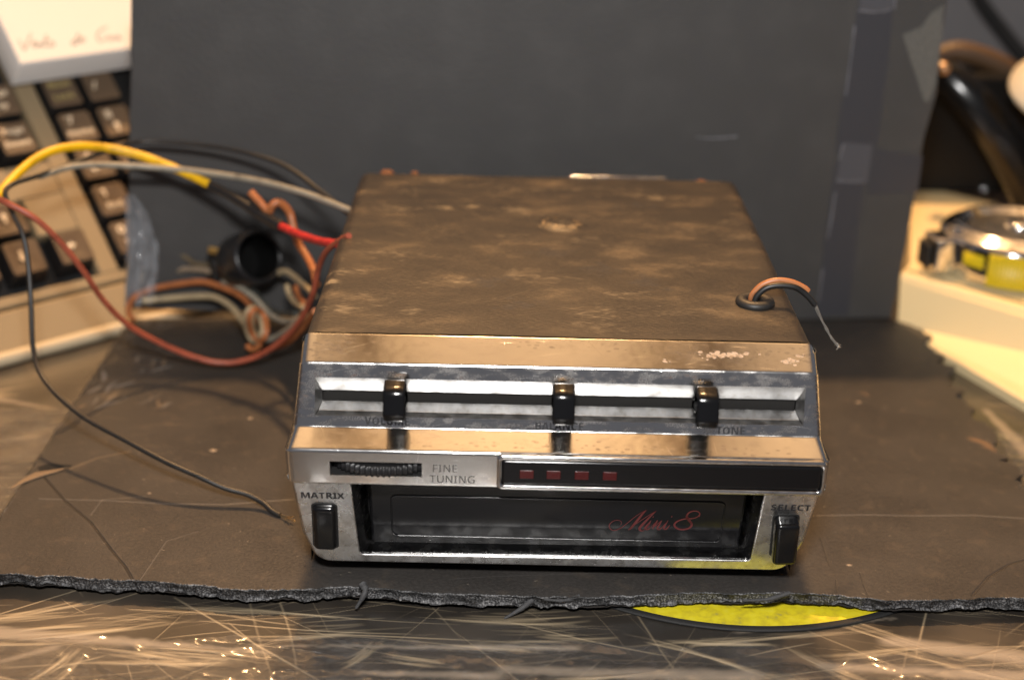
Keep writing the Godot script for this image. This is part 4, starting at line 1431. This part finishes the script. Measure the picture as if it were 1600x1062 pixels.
		for j in 4:
			for i in tops[0].size():
				var n2: int = (i + 1) % tops[0].size()
				quad(st, tops[j][i], tops[j + 1][i], tops[j + 1][n2], tops[j][n2])
		obj("key_top", st, lit_key_m, key)
		var lines: PackedStringArray = k[0].split("\n")
		for i in lines.size():
			var word: String = lines[i]
			var yy := 0.10 if lines.size() == 1 else (0.42 if i == 0 else -0.22)
			if word in ["up", "down", "left", "right"]:
				st = begin()
				var arrow := PackedVector2Array([Vector2(0.05, -0.2), Vector2(0.05, 0.02), Vector2(0.14, 0.02), Vector2(0, 0.2), Vector2(-0.14, 0.02), Vector2(-0.05, 0.02), Vector2(-0.05, -0.2)])
				var rot: float = {"up": 0.0, "down": PI, "left": PI / 2, "right": -PI / 2}[word]
				prism(st, ccw(arrow), 0.01, 0.002, kc * Transform3D(Basis(Vector3(0, 0, 1), rot).scaled(Vector3(1.3, 1.3, 1)), Vector3(-0.12, yy, 0.005)), 1)
				obj("legend", st, k[4], key)
			else:
				var big := word.length() == 1
				lettering("legend", word, 0.40 if big else 0.27, Transform3D(kc.basis, kc * Vector3(-0.28 - wk / 2 if big else -0.02 - wk / 2, yy, 0.005)), k[4], key, true, false, 1.2)
	# pad of paper lying on the upper keys
	var bl := on_plane(18, 134, o, ny)
	var br := on_plane(205, 106, o, ny)
	var along := (br - bl).normalized()
	var away := ny.cross(along)
	if away.dot(-ez) < 0: away = -away
	var thick := 1.7
	var pad := thing("paper_pad", "thick pad of white paper with a handwritten line, lying on the keyboard", "paper pad", Vector3.ZERO)
	var pxf := Transform3D(Basis(along, away, along.cross(away)), bl)
	var lift := 0.0
	if pxf.basis.z.dot(ny) < 0: lift = -1.0
	var st2 := begin()
	rbox(st2, Vector3(14.0, 9.0, thick), 0.06, pxf * Transform3D(Basis(), Vector3(7.0 - 0.05, 4.5, thick / 2 + 0.012)), 0.05)
	var pm := grained(mat(0.82, 0.79, 0.74, 0.85), 30, 0.03, 1.0, 121)
	obj("sheets", st2, pm, pad)
	for k in 9:
		st2 = begin()
		rbox(st2, Vector3(13.95, 0.05, 0.03), 0.01, pxf * Transform3D(Basis(), Vector3(7.0 - 0.05, -0.01, 0.12 + k * 0.18)))
		obj("sheet_edge", st2, mat(0.58, 0.57, 0.56, 0.9), pad)
	var top := pxf * Vector3(0, 0, thick + 0.02)
	var tn := pxf.basis.z
	var wxf := Transform3D(pxf.basis, top)
	var words := [[[28, 62, 33, 70, 38, 78, 42, 66, 48, 52]], [[50, 72, 54, 66, 52, 64, 50, 70, 54, 74, 58, 70]], [[59, 66, 59, 73, 63, 67, 65, 73, 68, 70]], [[72, 54, 70, 66, 71, 73, 75, 70]], [[67, 63, 77, 61]], [[80, 66, 77, 70, 80, 73, 84, 69, 81, 65, 80, 66]], [[118, 64, 113, 64, 112, 69, 117, 68, 122, 52, 118, 68, 122, 67]], [[125, 64, 129, 60, 126, 59, 124, 64, 128, 66, 133, 61]], [[168, 42, 158, 46, 151, 56, 155, 64, 165, 60, 166, 54]], [[172, 57, 169, 61, 173, 63, 176, 58, 172, 57]], [[184, 55, 180, 58, 182, 62, 186, 57, 187, 62, 190, 60]]]
	st2 = begin()
	for wv in words:
		var pts := []
		for i in range(0, wv[0].size(), 2):
			var p := on_plane(wv[0][i], wv[0][i + 1], top, tn) - top
			pts.append(Vector2(p.dot(along), p.dot(away)))
		ribbon(st2, smooth2(pts, 5), 0.018, 0.03, wxf)
	obj("handwriting", st2, mat(0.16, 0.12, 0.10, 0.8), pad)

# ---------------------------------------------------------------- things at the right: cream box, tape measure, black case, grey panel
func right_side() -> void:
	var cream := grained(mat(0.80, 0.66, 0.38, 0.45), 30, 0.03, 0.8, 131)
	var top_y := 1.9
	var fa := at_y(1408, 427, top_y)
	var fb := at_y(1600, 482, top_y)
	var ba := at_y(1402, 526, DESK_Y)
	var bb := at_y(1600, 643, DESK_Y)
	var dir := (fb - fa).normalized()
	var bdir := (bb - ba).normalized()
	var fr := fa + dir * 22.0
	var br := ba + bdir * 14.0
	var root := thing("cream_box", "cream plastic box with sloped front standing behind the jagged cardboard edge", "box", Vector3.ZERO)
	# sloped front slab, built as a lofted wedge with a rounded shoulder
	var st := begin()
	var rings := []
	for k in 2:
		var f: Vector3 = [fa, fr][k]
		var b: Vector3 = [ba, br][k]
		var backw := Vector3(dir.z, 0, -dir.x)
		if backw.z > 0: backw = -backw
		var ring := PackedVector3Array()
		var inn := f + backw * 0.35
		ring.append(b + Vector3(0, 0.02, 0))
		ring.append(b + Vector3(0, 0.42, 0))
		var foot := b.lerp(f, 0.16) + Vector3(0, 0.10, 0) - backw * 0.02
		ring.append(b + Vector3(0, 0.5, 0) + backw * 0.12)
		ring.append(foot)
		ring.append(b.lerp(f, 0.9))
		for s in 6:
			var a := PI / 2 * s / 5.0
			ring.append(f + backw * (0.2 * (1 - cos(a))) + Vector3(0, -0.12 * (1 - sin(a)), 0))
		var left := dir * (7.0 if k == 0 else 0.0)
		ring.append(inn + backw * 1.2 - left * 0.06)
		ring.append(f + backw * 13.0 - left)
		ring.append(Vector3((f + backw * 13.0 - left).x, DESK_Y + 0.02, (f + backw * 13.0 - left).z))
		rings.append(ring)
	st.set_smooth_group(-1)
	for i in rings[0].size():
		var k2: int = (i + 1) % rings[0].size()
		quad(st, rings[0][i], rings[0][k2], rings[1][k2], rings[1][i])
	for r in rings:
		for i in range(1, r.size() - 1): tri(st, r[0], r[i], r[i + 1])
	obj("shell", st, cream, root)
	st = begin()
	var backw2 := Vector3(dir.z, 0, -dir.x)
	if backw2.z > 0: backw2 = -backw2
	tube(st, PackedVector3Array([fa + backw2 * 0.55 + Vector3(0, 0.0, 0) - dir * 0.0, fr + backw2 * 0.55]), 0.05, 0.05, 6)
	obj("seam", st, mat(0.10, 0.09, 0.05, 0.6), root)
	# tape measure
	var tc := at_y(1583, 420, top_y)
	var R := 3.4
	var H := 2.05
	var tape := thing("tape_measure", "round chrome tape measure with ribbed yellow label lying on the cream box", "tape measure", Vector3(tc.x, top_y, tc.z))
	var chr := chrome(0.10, 0.80, 140)
	st = begin()
	lathe(st, [Vector2(0.01, 0.01), Vector2(R - 0.25, 0.01), Vector2(R - 0.06, 0.08), Vector2(R, 0.25), Vector2(R, H - 0.45), Vector2(R - 0.05, H - 0.28), Vector2(R - 0.18, H - 0.15), Vector2(R - 0.42, H - 0.08), Vector2(R - 0.5, H - 0.02), Vector2(R - 0.62, H + 0.10), Vector2(R - 0.85, H + 0.14), Vector2(R - 1.05, H + 0.06), Vector2(R - 1.15, H - 0.12), Vector2(0.01, H - 0.16)], Transform3D(), 56)
	obj("case", st, chr, tape)
	st = begin()
	lathe(st, [Vector2(0.01, H - 0.10), Vector2(R - 1.25, H - 0.10), Vector2(R - 1.2, H - 0.15)], Transform3D(), 40)
	obj("face_plate", st, grained(mat(0.05, 0.05, 0.05, 0.3), 30, 0.03, 1.0, 141), tape)
	st = begin()
	lathe(st, [Vector2(0.01, H + 0.22), Vector2(0.5, H + 0.20), Vector2(0.62, H + 0.08), Vector2(0.62, H - 0.12)], Transform3D(), 24)
	obj("centre_button", st, chr, tape)
	var ylw := mat(0.66, 0.50, 0.01, 0.4)
	var cd := atan2(CAM.z - tc.z, CAM.x - tc.x)          # towards the viewer's side
	var arc := func(a0: float, a1: float, r: float, y0: float, y1: float) -> SurfaceTool:
		var s := begin()
		var lo := PackedVector3Array()
		var hi := PackedVector3Array()
		for k in 25:
			var a := lerpf(a0, a1, k / 24.0)
			lo.append(Vector3(cos(a) * r, y0, sin(a) * r))
			hi.append(Vector3(cos(a) * r, y1, sin(a) * r))
		loft(s, [lo, hi])
		loft(s, [hi, PackedVector3Array(Array(hi).map(func(v): return Vector3(v.x * 0.97, v.y, v.z * 0.97)))])
		return s
	obj("label_band", arc.call(cd - 0.75, cd + 0.30, R + 0.04, 0.18, H - 0.42), ylw, tape)
	obj("label_band", arc.call(cd + 0.36, cd + 0.66, R + 0.02, 0.85, H - 0.62), ylw, tape)
	for k in 22:
		st = begin()
		var a := cd + 0.29 - k * 0.047
		rbox(st, Vector3(0.07, H - 0.62, 0.07), 0.025, Transform3D(Basis(Vector3.UP, PI / 2 - a), Vector3(cos(a) * (R + 0.05), 0.20 + (H - 0.62) / 2, sin(a) * (R + 0.05))))
		obj("rib", st, ylw, tape)
	# mouth with the black hook, at the side turned to the backdrop
	var ma := cd + 1.05
	var md := Vector3(cos(ma), 0, sin(ma))
	var mx := Transform3D(Basis(Vector3(-md.z, 0, md.x), Vector3.UP, md), md * (R + 0.1) + Vector3(0, 0.95, 0))
	st = begin()
	rbox(st, Vector3(1.5, 1.6, 1.3), 0.16, mx)
	obj("mouth", st, chr, tape)
	st = begin()
	rbox(st, Vector3(1.1, 1.1, 0.18), 0.07, mx * Transform3D(Basis(), Vector3(0, -0.05, 0.85)))
	obj("hook", st, M.black_matte, tape)
	st = begin()
	rbox(st, Vector3(0.7, 0.5, 0.5), 0.1, mx * Transform3D(Basis(), Vector3(0.1, 0.95, -0.5)))
	obj("lock_catch", st, chr, tape)
	# black case on the cream box, with glossy curved handle
	var cz := -35.5
	var c0 := at_z(1400, 330, cz)
	var bc := thing("black_case", "glossy black case standing behind the tape measure on the cream box", "case", Vector3(c0.x, top_y, cz))
	st = begin()
	var ctop := at_z(1480, 118, cz).y
	rbox(st, Vector3(16, ctop - top_y, 3.0), 0.35, Transform3D(Basis(), Vector3(6.0, (ctop - top_y) / 2, -1.6)))
	obj("body", st, grained(mat(0.008, 0.008, 0.008, 0.4, 0.0, 0.3), 20, 0.03, 0.8, 151), bc)
	st = begin()
	var dot := at_z(1538, 296, cz)
	lathe(st, [Vector2(0.01, 0.09), Vector2(0.08, 0.07), Vector2(0.12, 0.0), Vector2(0.12, -0.1)], Transform3D(Basis(Vector3.RIGHT, PI / 2), dot - Vector3(c0.x, top_y, cz)), 12)
	obj("rivet", st, chr, bc)
	var hroot := thing("curved_handle", "thick glossy black curved handle slanting down across the black case", "handle", Vector3.ZERO)
	st = begin()
	var hp := []
	for q in [[1440, 118, -33.8], [1478, 122, -33.0], [1512, 150, -32.4], [1548, 192, -32.0], [1585, 246, -31.8], [1620, 312, -31.6], [1650, 400, -31.4]]:
		hp.append(at_z(q[0], q[1], q[2]))
	var path := smooth_path(hp, 6)
	# oval section
	var hr := []
	for i in path.size():
		var t := (path[mini(i + 1, path.size() - 1)] - path[maxi(i - 1, 0)]).normalized()
		var side := t.cross(Vector3(0, 0, 1)).normalized()
		var outw := side.cross(t).normalized()
		var wd := lerpf(0.75, 1.25, float(i) / path.size())
		var ring := PackedVector3Array()
		for k in 24:
			var a := TAU * k / 24
			ring.append(path[i] + side * cos(a) * wd + outw * sin(a) * 0.55)
		hr.append(ring)
	loft(st, hr, true)
	obj("grip", st, mat(0.006, 0.006, 0.006, 0.2), hroot)
	st = begin()
	var ring_at: Vector3 = at_z(1476, 107, -32.4)
	lathe(st, [Vector2(0.01, 0.25), Vector2(0.25, 0.2), Vector2(0.33, 0.0), Vector2(0.25, -0.2), Vector2(0.01, -0.25)], Transform3D(Basis(Vector3.RIGHT, 1.2), ring_at), 16)
	obj("rivet", st, mat(0.55, 0.36, 0.22, 0.3, 0.9), hroot)
	st = begin()
	hp = []
	for q in [[1450, 100, -37.5], [1490, 82, -37.5], [1530, 88, -37.4], [1572, 108, -37.3], [1620, 145, -37.2]]:
		hp.append(at_z(q[0], q[1], q[2]))
	tube(st, smooth_path(hp, 6), 0.55, 0.6, 16)
	var band := tag(obj("brown_hose", st, grained(mat(0.10, 0.055, 0.025, 0.5), 40, 0.04, 2.0, 152)), "thin brown and black hose arching over the black case", "hose")
	# pale rounded lid
	var lc := at_z(1690, 150, -30.0)
	var lid := thing("pale_cup", "cream coloured rounded cup at the edge beside the curved handle", "cup", lc)
	st = begin()
	lathe(st, [Vector2(0.01, 1.9), Vector2(1.4, 1.75), Vector2(2.5, 1.3), Vector2(3.3, 0.6), Vector2(3.35, 0.45), Vector2(3.1, 0.1), Vector2(2.6, -0.15), Vector2(1.8, -0.3)], Transform3D(Basis(Vector3.RIGHT, 0.35) * Basis(Vector3(0, 0, 1), 0.12), Vector3.ZERO), 32)
	obj("dome", st, mat(0.72, 0.66, 0.52, 0.35), lid)
	st = begin()
	lathe(st, [Vector2(1.75, -0.25), Vector2(1.6, -0.6), Vector2(1.5, -5.0)], Transform3D(Basis(Vector3.RIGHT, 0.0), Vector3.ZERO), 32)
	obj("body", st, chrome(0.25, 0.6, 153), lid)
	# grey panel further back and a dark cable hanging in front of it
	st = begin()
	rbox(st, Vector3(60, 34, 1.0), 0.2, Transform3D(Basis(), Vector3(38, 16.3, -50.6)))
	tag(obj("grey_screen", st, grained(mat(0.19, 0.185, 0.19, 0.7), 10, 0.02, 1.5, 154)), "plain grey screen standing far back behind the black case", "screen")
	st = begin()
	hp = []
	for q in [[1500, -60, -49.0], [1535, 5, -48.8], [1565, 45, -48.6], [1595, 82, -48.2], [1640, 130, -47.6], [1700, 260, -47.0]]:
		hp.append(at_z(q[0], q[1], q[2]))
	tube(st, smooth_path(hp, 5), 0.42, 0.42, 10)
	tag(obj("hanging_cable", st, M.black_matte), "dark cable slanting down in front of the grey screen", "cable")

# ---------------------------------------------------------------- wires at the left
func run(list: Array) -> PackedVector3Array:
	var pts := []
	for i in range(0, list.size(), 3): pts.append(at_z(list[i], list[i + 1], list[i + 2]))
	return smooth_path(pts, 6)
func wires() -> void:
	var grey_w := wire_mat(0.30, 0.27, 0.21, 201)
	var cream_w := wire_mat(0.42, 0.33, 0.20, 202)
	var orange_w := wire_mat(0.42, 0.145, 0.050, 203)
	var red_w := wire_mat(0.36, 0.085, 0.045, 204)
	var black_w := wire_mat(0.022, 0.021, 0.020, 205)
	# thick yellow lead, black sleeve, red end
	var y := thing("yellow_wire", "thick yellow wire joined by a black sleeve to a red end", "wire", Vector3.ZERO)
	var st := begin()
	tube(st, run([-40, 360, -11.5, -5, 308, -12.5, 30, 268, -14, 70, 240, -15.2, 115, 229, -16.2, 165, 231, -17, 215, 242, -17.2, 270, 262, -17, 331, 290, -16.5]), 0.172, 0.172, 14, 0.03)
	obj("yellow_jacket", st, wire_mat(0.80, 0.46, 0.004, 206), y)
	st = begin()
	tube(st, run([327, 288, -16.5, 350, 300, -16.2, 380, 318, -15.6, 410, 337, -15, 440, 354, -14.2]), 0.17, 0.23, 14, 0.06)
	obj("black_sleeve", st, mat(0.014, 0.014, 0.015, 0.3), y)
	st = begin()
	tube(st, run([436, 352, -14.3, 462, 364, -13.2, 492, 375, -11.6, 520, 380, -10.2, 545, 383, -9.0]), 0.15, 0.15, 14, 0.02)
	obj("red_jacket", st, wire_mat(0.62, 0.035, 0.03, 207), y)
	# black lead that loops out and comes back to the front
	var b := thing("black_wire", "thin black wire looping past the keyboard, its bare strands ending beside the player", "wire", Vector3.ZERO)
	st = begin()
	tube(st, run([556, 345, -13.0, 530, 322, -14.5, 495, 295, -15.8, 450, 262, -17, 400, 243, -17.8, 340, 230, -18.2, 275, 223, -18.4, 215, 222, -18.2, 165, 236, -17, 110, 256, -15.6, 60, 274, -14, 20, 287, -12.8, 7, 302, -12.2, 20, 335, -11.8, 36, 370, -11.4, 44, 420, -11, 48, 480, -10.4, 52, 550, -9.4, 72, 598, -8.4, 125, 648, -7.0, 200, 690, -5.6, 260, 722, -4.8, 310, 744, -4.4, 350, 762, -4.2, 385, 772, -4.1, 410, 785, -3.9, 425, 798, -3.6, 437, 805, -3.4]), 0.095, 0.095, 10, 0.03)
	obj("insulation", st, black_w, b)
	st = begin()
	for k in 8:
		var e := at_z(446 + rng.randf() * 18, 804 + rng.randf() * 18, -3.0)
		tube(st, smooth_path([at_z(434, 803, -3.45), at_z(443, 807, -3.25) + Vector3(0, rng.randf_range(-0.03, 0.05), 0), e], 5), 0.014, 0.012, 5)
	obj("bare_strands", st, M.copper, b)
	# pale lead
	st = begin()
	tube(st, run([60, 276, -14.1, 120, 259, -15.5, 200, 259, -16.6, 300, 267, -16.8, 400, 282, -15.8, 470, 300, -14.6, 520, 318, -13.6, 556, 333, -12.7]), 0.125, 0.125, 10)
	tag(obj("pale_wire", st, grey_w), "pale grey wire stretched straight from the player towards the keyboard", "wire")
	# brick-red lead sagging onto the cardboard
	st = begin()
	tube(st, run([-25, 300, -10.5, 10, 317, -11, 55, 342, -11.2, 95, 380, -11.6, 130, 424, -12, 160, 468, -12.6, 200, 508, -13.4, 250, 536, -14, 300, 557, -14.4, 350, 567, -14.6, 400, 557, -14.6, 440, 532, -14, 470, 498, -13, 488, 460, -12, 497, 420, -11.4, 508, 395, -10.6, 524, 380, -9.8, 545, 368, -8.9]), 0.112, 0.112, 10, 0.02)
	tag(obj("brick_red_wire", st, red_w), "brick red wire sagging in a wide curve down to the cardboard", "wire")
	# tangle behind
	var tangle := [
		["orange_wire", "orange wire lying in a low loop in front of the clear film", orange_w, 0.13, [208, 500, -18.2, 200, 485, -18.6, 208, 466, -19.2, 235, 452, -19.6, 275, 444, -19.6, 315, 440, -19.4, 345, 448, -19.0, 372, 460, -18.4, 390, 476, -17.6, 402, 500, -16.6]],
		["cream_wire", "pair of cream wires running flat along the cardboard into a knot", cream_w, 0.14, [222, 470, -19.2, 262, 466, -19.4, 305, 463, -19.2, 335, 464, -18.8, 360, 478, -18.0, 378, 500, -17.0, 386, 512, -16.4]],
		["orange_wire", "orange wire with a hooked end standing up behind the red end", orange_w, 0.15, [391, 300, -15.4, 404, 314, -15.2, 420, 330, -15.0, 424, 322, -14.9, 436, 316, -15.0, 452, 332, -15.2, 458, 356, -15.0, 466, 380, -14.8, 480, 402, -14.2, 490, 424, -13.2, 494, 445, -12.4]],
		["tan_wire", "dull tan wire bowed up beside the black socket", wire_mat(0.13, 0.10, 0.06, 208), 0.11, [219, 440, -20.0, 226, 420, -20.2, 245, 398, -20.4, 268, 391, -20.4, 290, 402, -20.2, 306, 412, -20.0, 332, 414, -19.8]],
		["beige_wire", "short beige wire end pushed towards the black socket", wire_mat(0.30, 0.23, 0.16, 209), 0.12, [262, 430, -20.4, 285, 421, -20.2, 310, 421, -19.9, 334, 425, -19.6]],
		["grey_wire", "grey wire passing under the black socket", grey_w, 0.12, [348, 440, -19.0, 372, 448, -18.4, 398, 466, -17.8, 420, 490, -17.0, 445, 502, -16.0, 470, 498, -14.8]],
		["dark_wire", "dark wire crossing below the socket towards the player", wire_mat(0.06, 0.062, 0.055, 210), 0.12, [360, 436, -19.4, 392, 452, -18.8, 412, 472, -18.0, 432, 488, -17.2, 462, 490, -15.6]],
		["cream_wire", "cream wire curling up between the socket and the player", cream_w, 0.13, [428, 428, -18.6, 446, 424, -18.2, 464, 436, -17.2, 482, 452, -15.4, 492, 462, -13.8]],
		["cream_wire", "cream wire dropping in a short bight beside the player", cream_w, 0.12, [448, 446, -17.4, 452, 460, -17.0, 462, 474, -16.2, 476, 482, -14.6]],
		["orange_wire", "short orange wire showing inside the cream bight", orange_w, 0.12, [462, 448, -17.2, 466, 462, -16.6, 476, 474, -15.2]],
		["orange_wire", "orange wire hugging the cardboard below the brick red one", orange_w, 0.13, [424, 544, -15.4, 440, 540, -15.2, 462, 524, -14.4, 478, 506, -13.4, 492, 486, -12.0]],
		["pale_wire", "pale wire slipping under the brick red curve", grey_w, 0.11, [412, 532, -15.9, 430, 526, -15.6, 450, 514, -14.8, 474, 496, -13.6]]]
	for t in tangle:
		st = begin()
		tube(st, run(t[4]), t[3], t[3], 10)
		tag(obj(t[0], st, t[2]), t[1], "wire")
	var knot := thing("wire_knot", "small knot of cream and orange wire standing up on the cardboard", "wire", Vector3.ZERO)
	for k in 4:
		st = begin()
		var pts := []
		var rx: float = [15.0, 11.0, 8.0, 13.0][k]
		var ry: float = [27.0, 22.0, 19.0, 24.0][k]
		for i in 19:
			var a := TAU * i / 18.0
			pts.append(at_z(400 + (k - 1) * 1.5 + cos(a) * rx + sin(a) * 3.0, 507 + sin(a) * ry, -16.0 + k * 0.12 + 0.3 * sin(a * 2.0)))
		tube(st, smooth_path(pts, 3), 0.12, 0.12, 9)
		obj("turn", st, cream_w if k % 2 == 0 else orange_w, knot)
	st = begin()
	tube(st, run([386, 540, -16.2, 394, 546, -16.0, 404, 540, -15.8, 412, 520, -15.8]), 0.12, 0.12, 9)
	obj("tail", st, orange_w, knot)
	# black socket
	var sc := at_z(399, 402, -18.4)
	var axis := (CAM - sc).normalized().rotated(Vector3.UP, 0.55).rotated(Vector3.RIGHT, -0.1)
	var side := Vector3.UP.cross(axis).normalized()
	var sx := Transform3D(Basis(side, axis, side.cross(axis)), sc)
	var so := thing("wire_socket", "open black plastic socket with a brass tab lying among the wires", "socket", Vector3.ZERO)
	st = begin()
	lathe(st, [Vector2(0.93, 0.20), Vector2(0.93, 0.28), Vector2(1.0, 0.34), Vector2(1.10, 0.30), Vector2(1.16, 0.15), Vector2(1.16, -1.2), Vector2(1.05, -1.5), Vector2(0.6, -1.6), Vector2(0.55, -2.4), Vector2(0.01, -2.45)], sx, 32)
	obj("shell", st, mat(0.012, 0.012, 0.013, 0.28), so)
	st = begin()
	lathe(st, [Vector2(0.92, 0.25), Vector2(0.90, -1.3), Vector2(0.88, -1.35), Vector2(0.01, -1.35)], sx, 32)
	obj("bore", st, mat(0.004, 0.004, 0.004, 0.85, 0.0, 0.2), so)
	st = begin()
	var tab := at_z(345, 393, -19.6)
	rbox(st, Vector3(1.1, 0.3, 0.15), 0.06, Transform3D(Basis(Vector3(0, 0, 1), -0.12), tab))
	obj("brass_tab", st, mat(0.42, 0.26, 0.08, 0.4, 0.8), so)
	st = begin()
	rbox(st, Vector3(1.3, 1.2, 1.0), 0.2, Transform3D(Basis(Vector3.UP, 0.5), at_z(350, 420, -20.0)))
	obj("plug_body", st, mat(0.013, 0.013, 0.013, 0.45), so)
